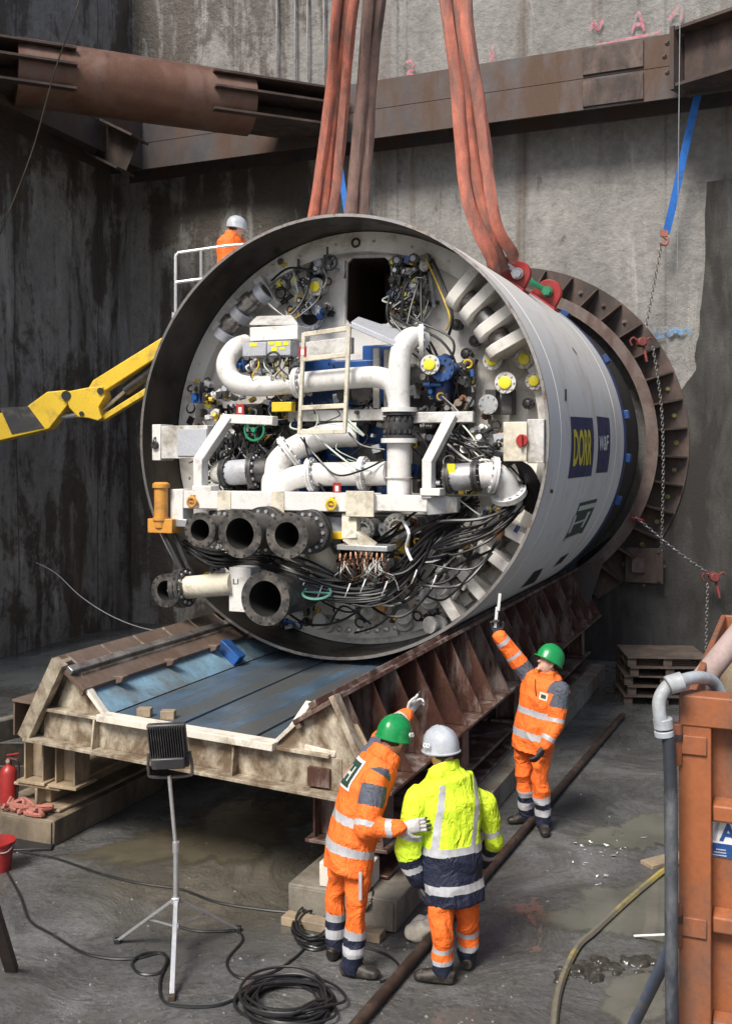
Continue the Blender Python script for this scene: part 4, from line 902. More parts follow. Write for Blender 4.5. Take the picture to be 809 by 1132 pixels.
# --- small dark clutter: blocks, cylinders and valves that fill the works between the pipes
zones = [(232, 432, 330, 470, .25, .65), (240, 470, 300, 540, .1, .55), (255, 395, 330, 412, .05, .3), (450, 470, 520, 540, .2, .6), (455, 415, 520, 465, .3, .6), (215, 420, 260, 470, .3, .6), (430, 575, 520, 625, .2, .6), (350, 600, 470, 640, .3, .7), (225, 600, 330, 640, -.1, .3), (330, 430, 430, 470, .25, .45), (520, 470, 556, 520, .3, .7), (450, 625, 500, 680, .4, .7)]
small = 0
for (x0, y0, x1, y1, w0, w1) in zones:
    nn = 8
    for k in range(nn):
        if small > 96: break
        x, y, w = rr.uniform(x0, x1), rr.uniform(y0, y1), rr.uniform(w0, w1); c = T(x, y, w); m = rr.choice([blackp, blackp, greyp, lightgrey, galv, lightgrey, bluep, darksteel, blackm]); b = MB(); t = rr.random(); small += 1
        if t < .4: b.box(c, (rr.uniform(.05, .16), rr.uniform(.06, .2), rr.uniform(.05, .16)), R=Matrix.Rotation(rr.uniform(-.2, .2), 3, 'Y')); b.cyl(c + V((0, -.05, 0)), c + V((0, -.12, 0)), rr.uniform(.02, .04), n=10)
        else:
            d = V(rr.choice([(1, 0, 0), (0, -1, 0), (0, 0, 1), (1, 0, .5), (0, -1, .4)])); r = rr.uniform(.025, .07); L = rr.uniform(.1, .3)
            b.lathe(c, d, [(0, r), (L * .3, r), (L * .3, r * 1.4), (L * .42, r * 1.4), (L * .42, r * .8), (L, r * .8)], 12)
        b.build('fitting', m, tb, bevel=.004)
b = MB(); rr = random.Random(21); pal_ = [blackp, greyp, galv, lightgrey, bluep, darksteel, blackm, brass, redp, yellow, white]; wts = [0, 0, 0, 0, 1, 1, 2, 2, 3, 3, 4, 5, 5, 6, 6, 6, 7, 9]
works = [(225, 430, 330, 470, .3, .8, 60), (228, 470, 305, 545, .2, .75, 70), (250, 392, 330, 412, .1, .5, 30), (446, 400, 525, 470, .35, .85, 60), (450, 470, 556, 545, .3, .8, 70), (330, 452, 430, 545, .3, .6, 50), (225, 572, 345, 640, .0, .6, 45), (345, 572, 520, 650, .25, .8, 110), (300, 640, 500, 695, .45, .75, 70), (500, 560, 580, 600, .3, .7, 30), (432, 285, 476, 350, .7, .95, 40), (300, 288, 366, 350, .75, .95, 30), (210, 420, 240, 470, .5, .9, 16)]
for (x0, y0, x1, y1, w0, w1, nn) in works:
    for k in range(nn):
        c = T(rr.uniform(x0, x1), rr.uniform(y0, y1), rr.uniform(w0, w1)); m = rr.choice(wts); t = rr.random()
        if t < .35: b.box(c, (rr.uniform(.03, .11), rr.uniform(.04, .14), rr.uniform(.03, .12)), m, Matrix.Rotation(rr.uniform(-.5, .5), 3, 'Y'))
        elif t < .8:
            d = V(rr.choice([(1, 0, 0), (0, -1, 0), (0, 0, 1), (1, 0, .6), (0, -1, .4), (.5, -1, -.3)])); r = rr.uniform(.015, .045); L = rr.uniform(.06, .2)
            b.lathe(c, d, [(0, r), (L * .3, r), (L * .3, r * 1.5), (L * .45, r * 1.5), (L * .45, r * .8), (L, r * .8)], 9, m)
        else: b.torus(c, (rr.uniform(-.5, .5), -1, rr.uniform(-.4, .4)), rr.uniform(.03, .07), .012, 12, 5, m)
tag(b.build('small_fittings', pal_, tb), kind='stuff')
# --- hoses and cables
def hose(l, r, mat=cablem, jit=0, sub=7, name='hose'):
    P = [T(x + rr.uniform(-jit, jit), y + rr.uniform(-jit, jit), w + rr.uniform(-jit, jit) * .008) for x, y, w in l]
    b = MB(); b.tube(catmull(P, sub), r, 6); return b.build(name, mat, tb)
for k in range(15):           # the big bundle sagging across the bottom
    o_ = k * 2.2; hose([(222 + o_ * .4, 604 + o_ * .25, -.2), (262, 616 + o_ * .5, -.35), (312, 628 + o_ * .9, -.45), (372, 650 + o_ * .5, -.3), (420, 648 + o_ * .45, -.15), (455, 620 + o_ * .5, -.05), (482 + o_ * .3, 588 + o_ * .3, .05), (500 + o_ * .6, 558 + o_ * .4, .3)], rr.uniform(.011, .017), jit=2.5)
for k in range(8):
    hose([(470 + k * 3, 610 - k, .0), (500, 590 + k * 3, -.05), (540, 575 + k * 3, .0), (572, 545 + k * 3, .2), (585, 520 + k * 2, .5)], rr.uniform(.012, .018), jit=3)
hose([(440, 598, -.1), (480, 578, -.12), (530, 574, -.1), (565, 560, .1), (583, 540, .4)], .02)
for k in range(12):
    x = rr.uniform(240, 300); hose([(x, 455, .2), (x + rr.uniform(-15, 15), 490, .05), (x + rr.uniform(-15, 20), 520, .0), (x + rr.uniform(-20, 30), 545, .2)], rr.uniform(.009, .015), jit=5)
for k in range(9):
    x = rr.uniform(275, 325); hose([(x, 394, -.05), (x + rr.uniform(-6, 6), 405, -.1), (x + rr.uniform(-10, 10), 416, -.12), (x + rr.uniform(-14, 14), 430, .1)], .008, rr.choice([cablem, cablem, palegreen, yellow]), jit=2)
for k in range(10):
    y = rr.uniform(470, 500); hose([(498, y, .1), (515, y + rr.uniform(0, 18), .0), (540, 505 + rr.uniform(-12, 12), .0), (560, 520 + rr.uniform(-10, 10), .2)], rr.uniform(.009, .014), rr.choice([cablem, cablem, cablem, lightgrey]), jit=4)
for k in range(8):            # from the valve bank down to the works
    hose([(rr.uniform(436, 476), rr.uniform(290, 340), .7), (rr.uniform(430, 470), 350, .5), (rr.uniform(450, 500), 378, .45), (rr.uniform(485, 510), 420, .5), (rr.uniform(490, 520), 470, .6)], rr.uniform(.010, .018), jit=4)
hose([(471, 286, .65), (486, 320, .55), (497, 350, .5), (493, 365, .6)], .010, yellow); hose([(478, 286, .65), (492, 320, .55), (500, 350, .5), (496, 370, .6)], .018)
hose([(436, 310, .7), (428, 340, .5), (432, 358, .5), (450, 365, .5)], .016); hose([(463, 300, .65), (447, 318, .5), (444, 350, .5)], .018)
hose([(345, 290, .7), (340, 320, .6), (325, 345, .5), (300, 358, .4)], .016); hose([(300, 310, .75), (320, 296, .6), (350, 300, .6)], .014); hose([(360, 300, .7), (352, 330, .6), (330, 350, .5)], .012)
hose([(332, 483, -.1), (350, 505, -.12), (372, 525, -.22), (400, 520, -.25), (425, 508, -.1)], .012); hose([(336, 483, -.1), (345, 520, -.15), (360, 545, -.1)], .012); hose([(385, 478, -.1), (400, 492, -.15), (425, 497, -.15)], .012)
hose([(345, 478, -.05), (370, 500, -.18), (395, 518, -.22), (410, 520, -.15)], .011, palegreen)
for k in range(5): hose([(350 + k * 2, 625, -.1), (340 + k * 3, 605, -.25), (358, 598 - k, -.3), (372, 612, -.25)], .014, jit=2)
hose([(225, 610, -.1), (250, 618, -.3), (280, 622, -.2)], .013, yellow)
hose([(392, 700, .35), (420, 690, .25), (450, 660, .2), (470, 630, .2)], .012); hose([(365, 690, .3), (380, 670, .2), (410, 690, .2)], .012)
for k in range(9):            # cable ties
    x = 285 + k * 24 + rr.uniform(-5, 5); y = 640 + 16 * sin(k / 8 * pi) + rr.uniform(-8, 5); P = PT([(x - 3, y + 7, -.38), (x, y, -.45), (x + 3, y - 8, -.38)]); b = MB(); b.tube(catmull(P, 3), .007, 5); b.build('cable_tie', textw, tb)
b = MB(); P = PT([(445, 575, -.1), (452, 590, -.2), (449, 605, -.1), (455, 620, -.15)]); b.tube(catmull(P, 4), .018, 6); b.build('cable_tie', textw, tb)
b = MB(); rr = random.Random(33)
def stuffhose(l, r, m, jit):
    P = [T(x + rr.uniform(-jit, jit), y + rr.uniform(-jit, jit), w + rr.uniform(-.06, .06)) for x, y, w in l]
    for p in P:
        f_ = sqrt(p.x**2 + (p.z - ZC)**2) / 2.3
        if f_ > 1: p.x /= f_; p.z = ZC + (p.z - ZC) / f_
    b.tube(catmull(P, 6), r, 5, m)
for k in range(24):           # slack loops across the lower works
    x = rr.uniform(255, 470); y = rr.uniform(600, 670); stuffhose([(x, y, .25), (x + rr.uniform(15, 45), y + rr.uniform(8, 30), -.02), (x + rr.uniform(50, 90), y + rr.uniform(-10, 25), -.02), (x + rr.uniform(90, 130), y + rr.uniform(-50, -10), .25)], rr.uniform(.009, .018), 0 if rr.random() < .88 else 1, 5)
for k in range(13):           # sweep up to the right
    o_ = rr.uniform(0, 30); stuffhose([(330 + o_, 640 + rr.uniform(-14, 20), -.2), (390 + o_, 655 + rr.uniform(-18, 14), -.2), (440 + o_ * .6, 625 + rr.uniform(-14, 20), -.1), (470 + o_ * .5, 594 + rr.uniform(-12, 10), .0), (500, 570 + rr.uniform(-8, 8), .1), (525 + rr.uniform(-12, 8), 548 + rr.uniform(-8, 10), .4)], rr.uniform(.010, .018), 0, 4)
for k in range(40):           # short loops between the pipes
    x, y = rr.choice([(rr.uniform(235, 300), rr.uniform(455, 540)), (rr.uniform(455, 520), rr.uniform(420, 540)), (rr.uniform(300, 430), rr.uniform(440, 480)), (rr.uniform(500, 560), rr.uniform(480, 530))]); stuffhose([(x, y, .3), (x + rr.uniform(-20, 25), y + rr.uniform(5, 25), .12), (x + rr.uniform(-25, 35), y + rr.uniform(15, 45), .12), (x + rr.uniform(-30, 40), y + rr.uniform(-5, 40), .35)], rr.uniform(.006, .013), rr.choice([0, 0, 0, 0, 0, 1, 2]), 3)
for k in range(24):           # around the two valve groups at the top
    x, y = rr.choice([(rr.uniform(300, 366), rr.uniform(290, 345)), (rr.uniform(432, 480), rr.uniform(290, 370)), (rr.uniform(432, 480), rr.uniform(290, 370))]); stuffhose([(x, y, .85), (x + rr.uniform(-12, 12), y + rr.uniform(5, 20), .65), (x + rr.uniform(-14, 14), y + rr.uniform(10, 40), .65), (x + rr.uniform(-16, 16), y + rr.uniform(10, 40), .85)], rr.uniform(.006, .012), rr.choice([0, 0, 0, 1, 2]), 3)
for k in range(40):           # thin wires under the connector plate
    x = rr.uniform(376, 430); stuffhose([(x, 618, WF + .05), (x + rr.uniform(-8, 8), 632, WF), (x + rr.uniform(-14, 14), 640, WF + .1), (x + rr.uniform(-20, 20), 650, -.1)], .006, rr.choice([0, 1, 2, 3]), 3)
for k in range(18):           # long hoses beside the large bore pipe
    y = rr.uniform(604, 622); stuffhose([(205, y - 10, -.1), (235, y + rr.uniform(-4, 10), -.28), (290, y + rr.uniform(0, 18), -.4), (340, y + rr.uniform(10, 40), -.35), (400, y + rr.uniform(20, 50), -.1)], rr.uniform(.010, .016), 0, 4)
tag(b.build('small_hoses', [cablem, lightgrey, palegreen, brass], tb), kind='stuff')

# ---------------------------------------------------------------- lifting gear
def lug(px_, py_, rp):
    th, y = TC(px_, py_); s = px(px_, py_, y); r = rp * s; er = V((cos(th), 0, sin(th))); et = V((-sin(th), 0, cos(th))); c = pol(th, R0, y)
    P = [c - et * r * 1.1 - er * .02, c + et * r * 1.1 - er * .02] + [c + er * r * .75 + (et * cos(a) + er * sin(a)) * r for a in [radians(k * 15) for k in range(13)]]
    b = MB(); b.prism([p - AX * .05 for p in P], AX * .10); o = b.build('lifting_lug', redp, tb, bevel=.015)
    b = MB(); b.box(c, (r * 2.6, .35, .05), R=Matrix.Rotation(pi / 2 - th, 3, 'Y')); b.build('lug_base', redp, o, bevel=.01)
    return c + er * r * .8, er, et, r
l1, e1, t1, r1 = lug(573, 302, 15); l2, e2_, t2, r2 = lug(604, 327, 15)
def shackle(name, c, bowdir, pin, W_, L_, r, mat, label):
    c = V(c); d = V(bowdir).normalized(); p = V(pin).normalized()
    cw = L2W(c); o_ = empty(name, cw, -YAW, label, 'shackle'); P = [p * (-W_ / 2)] + [d * L_ * .5 - p * W_ * .56] + [d * (L_ * .7 + W_ * .5 * sin(a)) - p * W_ * .62 * cos(a) for a in [radians(k * 30) for k in range(1, 6)]] + [d * L_ * .5 + p * W_ * .56] + [p * W_ / 2]
    b = MB(); b.tube(catmull(P, 5), r, 10); b.build('bow', mat, o_)
    b = MB(); b.cyl(p * -W_ * .8, p * W_ * .8, r * .9, n=12); b.lathe(p * -W_ * .8, -p, [(0, r * 1.7), (.04, r * 1.7)], 6); b.lathe(p * W_ * .8, p, [(0, r * 1.6), (.05, r * 1.6)], 6); b.lathe(p * -W_ * .5, p, [(-.03, r * 1.9), (.03, r * 1.9)], 14); b.lathe(p * W_ * .5, p, [(-.03, r * 1.9), (.03, r * 1.9)], 14); b.build('pin', galv if mat is not greenp else greenp, o_)
    return o_
shackle('shackle', l1 - AX * .0 - t1 * .02, (-.72, -.15, .62), (0, 1, .05), .20, .46, .042, galv, 'grey steel bow shackle joining the right orange sling to the red lug')
shackle('shackle', l2, (-.75, -.45, .48), (0, 1, 0), .2, .44, .042, greenp, 'green bow shackle lying between the two red lifting lugs')
slingdk = M('worn_orange_sling', (.42, .13, .085), .85, 0, .3, 5, (.15, .085, .07), .5, 4, .2, 1, .5, 70)
def sling(pts, w, th, mat, label, nroll=3, Yf=None):
    P = catmull(pts, 10); c0_ = P[-1]; r_ = empty('lifting_sling', c0_, 0, label, 'sling', None); P = [p - c0_ for p in P]
    for k in range(nroll):
        b = MB(); f = (k - (nroll - 1) / 2) / nroll; L = []
        for i, p in enumerate(P):
            d = (P[min(i + 1, len(P) - 1)] - P[max(i - 1, 0)]).normalized(); x = d.cross(V((0, 1, 0))).normalized()
            L.append(p + x * f * w * (1 + .25 * sin(i * .23 + k)) + V((0, (k % 2) * th * .5, 0)))
        vs = []; n_ = 10
        for i, p in enumerate(L):
            d = (L[min(i + 1, len(L) - 1)] - L[max(i - 1, 0)]).normalized(); x = d.cross(V((0, 1, 0))).normalized(); y = x.cross(d)
            for j in range(n_):
                a_ = 2 * pi * j / n_; wob = 1 + .30 * noise.noise(V((p.z * 1.6, j * 1.1, k * 7.)))
                vs.append(p + x * cos(a_) * w / nroll * .62 * wob + y * sin(a_) * th * .5 * wob)
        b.add(vs, [(i * n_ + j, i * n_ + (j + 1) % n_, (i + 1) * n_ + (j + 1) % n_, (i + 1) * n_ + j) for i in range(len(L) - 1) for j in range(n_)])
        b.build('sling_strand', slingdk if (k == 1 and nroll == 3) else mat, r_)
    return r_
sk = L2W(l1 + V((-.30, -.05, .30)))
sling([at(500, -110, 13.2), at(506, 0, 13.2), at(513, 90, 13.2), at(526, 190, 13.25), at(540, 250, 13.3), at(553, 284, 13.5), at(557, 296, 13.7)], .40, .11, slingm, 'broad orange lifting sling on the right, hanging to the grey shackle on the machine', 3)
YL = 15.4
sling([at(402, -140, 14.0), at(384, 0, 14.4), at(371, 110, 15.0), at(357, 235, YL), at(352, 275, YL + .2)], .36, .13, slingm, 'orange lifting sling at the far left, running behind the machine top', 3)
sling([at(428, -130, 14.0), at(414, 0, 14.4), at(404, 110, 15.0), at(394, 235, YL), at(391, 275, YL + .2)], .29, .13, slinggrey, 'worn brown-grey lifting sling beside the orange one, behind the machine top', 2)
def strap(name, pts, w, mat, label, cat='strap'):
    P = catmull(pts, 8); c = P[-1]; b = MB(); L = []
    for i, p in enumerate(P):
        d = (P[min(i + 1, len(P) - 1)] - P[max(i - 1, 0)]).normalized(); x = d.cross(V((0, 1, 0))).normalized() * (w / 2); y = V((0, .006, 0))
        L += [p - c - x - y, p - c + x - y, p - c + x + y, p - c - x + y]
    b.add(L, [(i * 4 + j, i * 4 + (j + 1) % 4, i * 4 + 4 + (j + 1) % 4, i * 4 + 4 + j) for i in range(len(P) - 1) for j in range(4)])
    return tag(b.build(name, mat, None, c), label, cat)
def ow(x, y, d): return onwall(x, y, d)
bs = strap('lashing_strap', [ow(772, 100, .6), ow(757, 165, .55), ow(744, 225, .5), ow(736, 258, .45)], .13, strapblue, 'blue webbing strap hanging from the waling at the upper right')
strap('lashing_strap', [ow(375, 172, .9), ow(378, 200, .9), ow(384, 240, .9)], .11, strapblue, 'short blue webbing strap hanging between the left orange slings')
def chain(pts, label, r=.009, link=.06, name='chain'):
    P = catmull(pts, 12); c = P[-1]; L = [0]
    for i in range(1, len(P)): L.append(L[-1] + (P[i] - P[i - 1]).length)
    b = MB(); s = 0; k = 0; i = 0
    while s < L[-1]:
        while i < len(L) - 2 and L[i + 1] < s: i += 1
        t = (s - L[i]) / max(1e-6, L[i + 1] - L[i]); p = P[i].lerp(P[i + 1], t) - c; d = (P[i + 1] - P[i]).normalized(); x, y = perp(d)
        if k % 2: x, y = y, x
        b.tube([p + d * cos(a) * link * .72 + x * sin(a) * link * .36 for a in [2 * pi * j / 8 for j in range(8)]], r, 4, 0, True); s += link; k += 1
    return tag(b.build(name, chainm, None, c), label, 'chain')
hk = ow(734, 264, .45)
def hook(p, label, cat, sc=1):
    r_ = empty('chain_hoist' if cat == 'hoist' else 'hook', p, 0, label, cat); b = MB()
    if cat == 'hoist':
        b.box((0, 0, 0), (.17, .12, .13)); b.cyl((.0, -.09, .0), (0, .09, 0), .085, n=16); b.build('housing', hookred, r_, bevel=.02)
        b = MB(); b.bar((.03, 0, -.04), (.08, -.05, -.36), .045, .045, 0, (0, 1, 0)); b.build('lever', hookred, r_, bevel=.01)
        b = MB(); b.tube(catmull([(-.08, 0, .03), (-.14, 0, .08), (-.2, 0, .02), (-.17, 0, -.06)], 5), .018, 7); b.tube(catmull([(.08, 0, .03), (.15, 0, .08), (.2, 0, .04)], 5), .018, 7); b.build('hook_end', hookred, r_)
    else:
        b.tube(catmull([(0, 0, .16), (-.02, 0, .06), (.06, 0, -.02), (.02, 0, -.1), (-.07, 0, -.06)], 6), .026, 8); b.box((0, 0, .1), (.12, .06, .12)); b.build('hook_body', redcord, r_, bevel=.008)
    return r_
hook(hk, 'salmon chain hook at the lower end of the long blue strap', 'hook')
tp = ow(709, 378, .5)
chain([ow(731, 270, .45), ow(713, 366, .5)], 'thin grey hoist chain from the salmon hook to the red hoist on the ring', .008, .06)
hook(tp, 'red chain hoist fixed to the ring bracket at the upper right', 'hoist')
chain([ow(722, 385, .75), ow(731, 450, .75), ow(733, 520, .75), ow(731, 608, .7)], 'long vertical grey chain hanging in front of the ring brackets')
chain([ow(704, 573, 1.0), ow(745, 607, .8), ow(783, 634, .55)], 'slanting grey chain between the ring edge and the wall hoist')
hook(ow(789, 638, .5), 'red lever hoist at the wall end of the slanting chain', 'hoist')
chain([ow(782, 648, .5), ow(781, 690, .5), ow(780, 735, .5)], 'short grey chain hanging below the wall hoist at the right')
b = MB(); p = L2W(T(707, 575, YR - .06)); b.torus((0, 0, 0), (.3, .2, 1), .07, .02, 12, 6); b.tube([(-.16, 0, .05), (-.03, 0, 0)], .03, 7); tag(b.build('shackle', redp, None, p), 'small red shackle hooked to the lower right of the ring', 'shackle')
def line(name, pts, r, mat, label, cat, sub=8):
    P = catmull(pts, sub); c = P[0]; b = MB(); b.tube([p - c for p in P], r, 6); return tag(b.build(name, mat, None, c), label, cat)
line('plumb_line', [at(752, -40, 15), at(750, 150, 15.2), at(748, 340, 15.6)], .007, galv, 'thin vertical grey line in front of the right wall', 'line')
line('wire_rope', [at(98, -40, 15), at(86, 5, 15), at(60, 80, 15.2)] + [at(35, 168, 15.4), at(0, 258, 15.6), at(-20, 300, 15.8)], .012, darksteel, 'thin dark wire rope slanting past the brown tube strut at the upper left', 'rope')
line('wall_cable', [at(40, 622, 19.4), at(62, 634, 19.4), at(90, 660, 19.2), at(125, 682, 19), at(165, 696, 18.8), at(215, 700, 18.5)], .009, greyp, 'pale cable sagging along the dark left wall above the water', 'cable')
for i, (x, y0, y1) in enumerate(((306, 0, 92), (326, 0, 95), (340, 0, 98), (358, 0, 112))):
    b = MB(); p = ow(x, y1, .12); b.cyl((0, 0, 0), (0, 0, 3.2), .022, n=8); tag(b.build('conduit', steel, None, p), ['thin steel conduit on the upper wall, leftmost of four left of the slings', 'thin steel conduit on the upper wall, second from the left of four', 'thin steel conduit on the upper wall, third from the left of four', 'thin steel conduit on the upper wall, nearest the left orange sling'][i], 'conduit', 'conduits on the upper wall')

# ---------------------------------------------------------------- boom lift behind the machine
YBm = 15.6
bl = empty('boom_lift', at(110, 430, YBm) * V((1, 1, 0)) + V((-6, 0, 0)), 0, 'yellow articulated boom lift with black-striped arm and grey basket behind the machine', 'boom lift')
o_ = -bl.location
def A(x, y, dY=0): return at(x, y, YBm + dY) + o_
def plate(poly, d, mat, name, par=bl, bv=.012, off_=0):
    P = [A(x, y, off_) for x, y in poly]; b = MB(); b.prism(P, (0, d, 0)); return b.build(name, mat, par, bevel=bv)
lowa = plate([(-140, 492), (30, 449), (52, 433), (72, 431), (76, 446), (54, 474), (-140, 520)], .34, yellow, 'lower_arm')
plate([(0, 451), (31, 449), (49, 473), (13, 480)], .36, blackp, 'stripe', lowa, .0, -.01); plate([(-60, 467), (-30, 460), (-14, 486), (-46, 494)], .36, blackp, 'stripe', lowa, .0, -.01)
kn = plate([(72, 433), (98, 428), (113, 427), (116, 438), (109, 450), (113, 462), (108, 465), (97, 462), (86, 461), (76, 450)], .40, yellow, 'knuckle', off_=-.03)
b = MB(); b.cyl(A(73, 437, -.06), A(73, 437, .45), .07, n=14); b.cyl(A(111, 432, -.06), A(111, 432, .45), .05, n=14); b.cyl(A(90, 457, -.06), A(90, 457, .4), .035, n=12); b.build('pivot_pin', blackp, kn)
plate([(98, 428), (103, 420), (238, 336), (242, 350), (116, 432)], .26, yellow, 'upper_arm', off_=.04)
plate([(110, 464), (114, 458), (238, 380), (240, 388), (116, 464)], .2, yellow, 'upper_arm', off_=.08)
b = MB(); b.cyl(A(112, 455, .2), A(140, 430, .2), .03, n=10); b.build('cylinder_rod', galv, bl); b = MB(); b.cyl(A(138, 432, .2), A(215, 372, .2), .085, n=14); b.build('lift_cylinder', blackp, bl)
b = MB(); b.cyl(A(66, 460, .2), A(90, 458, .2), .05, n=12); b.build('cylinder_rod', galv, bl)
# chassis beyond the left edge of the picture
b = MB(); b.box((-2.9, .2, .75), (2.6, 2.0, .7)); b.box((-2.6, .2, 1.4), (1.6, 1.4, .7)); b.build('chassis', yellow, bl, bevel=.06)
b = MB(); b.bar(A(-140, 505) + V((0, .17, 0)), V((-2.2, .2, 1.6)), .34, .4, 0, (0, 1, 0)); b.build('riser_arm', yellow, bl, bevel=.02)
for x in (-3.8, -2.0):
    for y in (-.8, 1.2): b = MB(); b.lathe((x, y - .16, .45), (0, 1, 0), [(0, .25), (0, .45), (.32, .45), (.32, .25)], 24); b.build('wheel', blackm, bl)
# basket
bk = MB(); r_ = .022
def RB(l, dY): bk.tube([A(x, y, dY) for x, y in l], r_, 7)
for dY in (-1.0, .15):
    RB([(194, 345), (194, 283), (197, 279), (252, 271), (300, 268)], dY); RB([(194, 312), (300, 298)], dY); RB([(222, 276), (222, 345)], dY)
for x, y in ((194, 281), (194, 312), (194, 343), (300, 269)): bk.tube([A(x, y, -1.0), A(x, y, .15)], r_, 7)
bk.build('basket_rail', galv, bl)
b = MB(); P = [A(190, 345, -1.0), A(300, 345, -1.0), A(300, 345, .15), A(190, 345, .15)]; b.prism(P, (0, 0, -.08)); b.build('basket_floor', galv, bl)

# ---------------------------------------------------------------- people
def blob_mesh(parts, vox, smooth=4, fold=0, fscale=9, seed=0):
    """Joins overlapping lofts into one continuous skin."""
    me = bpy.data.meshes.new('tmp'); b = MB()
    for f in parts: f(b)
    me.from_pydata(b.v, [], b.f); bm = bmesh.new(); bm.from_mesh(me); bmesh.ops.recalc_face_normals(bm, faces=bm.faces); bm.to_mesh(me); bm.free()
    o = bpy.data.objects.new('tmp', me); COL.objects.link(o); m = o.modifiers.new('r', 'REMESH'); m.mode = 'VOXEL'; m.voxel_size = vox
    s = o.modifiers.new('s', 'SMOOTH'); s.iterations = smooth; s.factor = .5
    dg = bpy.context.evaluated_depsgraph_get(); dg.update(); out = bpy.data.meshes.new_from_object(o.evaluated_get(dg)); bpy.data.objects.remove(o); bpy.data.meshes.remove(me)
    if fold:
        ns = [v.normal.copy() for v in out.vertices]
        for v, n_ in zip(out.vertices, ns):
            p = V(v.co); w_ = V((noise.noise(p * 3.1 + V((seed, 0, 0))), noise.noise(p * 3.1 + V((0, seed, 5))), 0)) * .12
            q_ = (p + w_); a_ = 1 - abs(noise.noise(V((q_.x * fscale, q_.y * fscale, q_.z * fscale * 1.1)) + V((seed, seed * 2, 0)))) * 2
            c_ = noise.noise(p * fscale * .45 + V((0, seed, 0)))
            v.co = p + n_ * fold * (a_ * .6 + c_ * .8 - .3)
    return out
def capsule(a, c, ra, rc, n=14):
    a = V(a); c = V(c); d = (c - a); L = d.length; d.normalize()
    prof = [(-ra * cos(t), ra * sin(t)) for t in [radians(k) for k in (5, 30, 60, 88)]] + [(L * k / 4, ra + (rc - ra) * k / 4) for k in range(1, 4)] + [(L + rc * cos(t), rc * sin(t)) for t in [radians(k) for k in (88, 60, 30, 5)]]
    return lambda b: b.lathe(a, d, prof, n)
def loft(rings, side, n=22):     # rings: (point, half width, half depth)
    def f(b):
        vs = []; P = [V(r[0]) for r in rings]
        for i, (p, w, dp) in enumerate(rings):
            d = (P[min(i + 1, len(P) - 1)] - P[max(i - 1, 0)]).normalized(); x = (V(side) - d * V(side).dot(d)).normalized(); y = d.cross(x)
            for k in range(n):
                t = 2 * pi * k / n; c_, s_ = cos(t), sin(t); e = .85
                vs.append(V(p) + x * w * (abs(c_)**e) * (1 if c_ > 0 else -1) + y * dp * (abs(s_)**e) * (1 if s_ > 0 else -1))
        N_ = len(rings); b.add(vs, [(i * n + k, i * n + (k + 1) % n, (i + 1) * n + (k + 1) % n, (i + 1) * n + k) for i in range(N_ - 1) for k in range(n)] + [tuple(range(n - 1, -1, -1)), tuple((N_ - 1) * n + k for k in range(n))])
    return f
def segt(p, a, c):
    d = c - a; t = max(0, min(1, (p - a).dot(d) / d.length_squared)); return t, (p - (a + d * t)).length
def finish(me, name, mats, parent, matf, base):
    for m in mats: me.materials.append(m)
    if matf:
        for p in me.polygons: p.material_index = matf(V(p.center))
    me.transform(Matrix.Translation(-base)); me.polygons.foreach_set('use_smooth', [True] * len(me.polygons)); me.name = name
    o = bpy.data.objects.new(name, me); COL.objects.link(o); o.parent = parent; return o
def glove(w, d, nrm, base, parent, mats, curl=.5, point=False, spread=.10, sc=1.0, thumb=1, fist=False):
    """Hand in a work glove: palm, four unequal bent fingers and a thumb from the side of the palm."""
    w = V(w); d = V(d).normalized(); nrm = V(nrm); nrm = (nrm - d * nrm.dot(d)).normalized(); sd_ = d.cross(nrm).normalized() * thumb
    parts = [loft([(w - d * .04 * sc, .034 * sc, .026 * sc), (w + d * .01 * sc, .036 * sc, .022 * sc), (w + d * .06 * sc, .044 * sc, .019 * sc), (w + d * .095 * sc, .043 * sc, .016 * sc)], sd_, 16)]
    tips = []
    for k, (o, L) in enumerate(((.032, .072), (.011, .082), (-.011, .076), (-.031, .060))):
        p = w + d * .088 * sc + sd_ * o * sc; dr = (d + sd_ * o * spread * 28).normalized(); cu = (.12 if (point and k == 0) else (1.25 if point or fist else curl)); a_ = cu * .45
        for j, (f_, r0, r1) in enumerate(((.42, .0105, .0098), (.32, .0098, .0092), (.26, .0092, .0082))):
            e = p + (dr * cos(a_) + nrm * sin(a_)) * L * f_ * sc; parts.append(capsule(p, e, r0 * sc, r1 * sc, 10)); p = e; a_ += cu * .6
        tips.append(p)
    p = w + d * .02 * sc + sd_ * .034 * sc; q_ = p + (d * .6 + sd_ * .75 + nrm * .25).normalized() * .042 * sc; e = q_ + (d * .9 + sd_ * .25 + nrm * .35).normalized() * .032 * sc; f_ = e + (d + nrm * .4).normalized() * .024 * sc
    parts += [capsule(p, q_, .015 * sc, .012 * sc, 10), capsule(q_, e, .012 * sc, .0105 * sc, 10), capsule(e, f_, .0105 * sc, .009 * sc, 10)]
    me = blob_mesh(parts, .0042, 2)
    kn_ = w + d * .085 * sc
    def mf(p):
        return 1 if (p - kn_).dot(d) > .052 * sc and len(mats) > 1 and not fist else 0
    return finish(me, 'glove', mats, parent, mf, base)
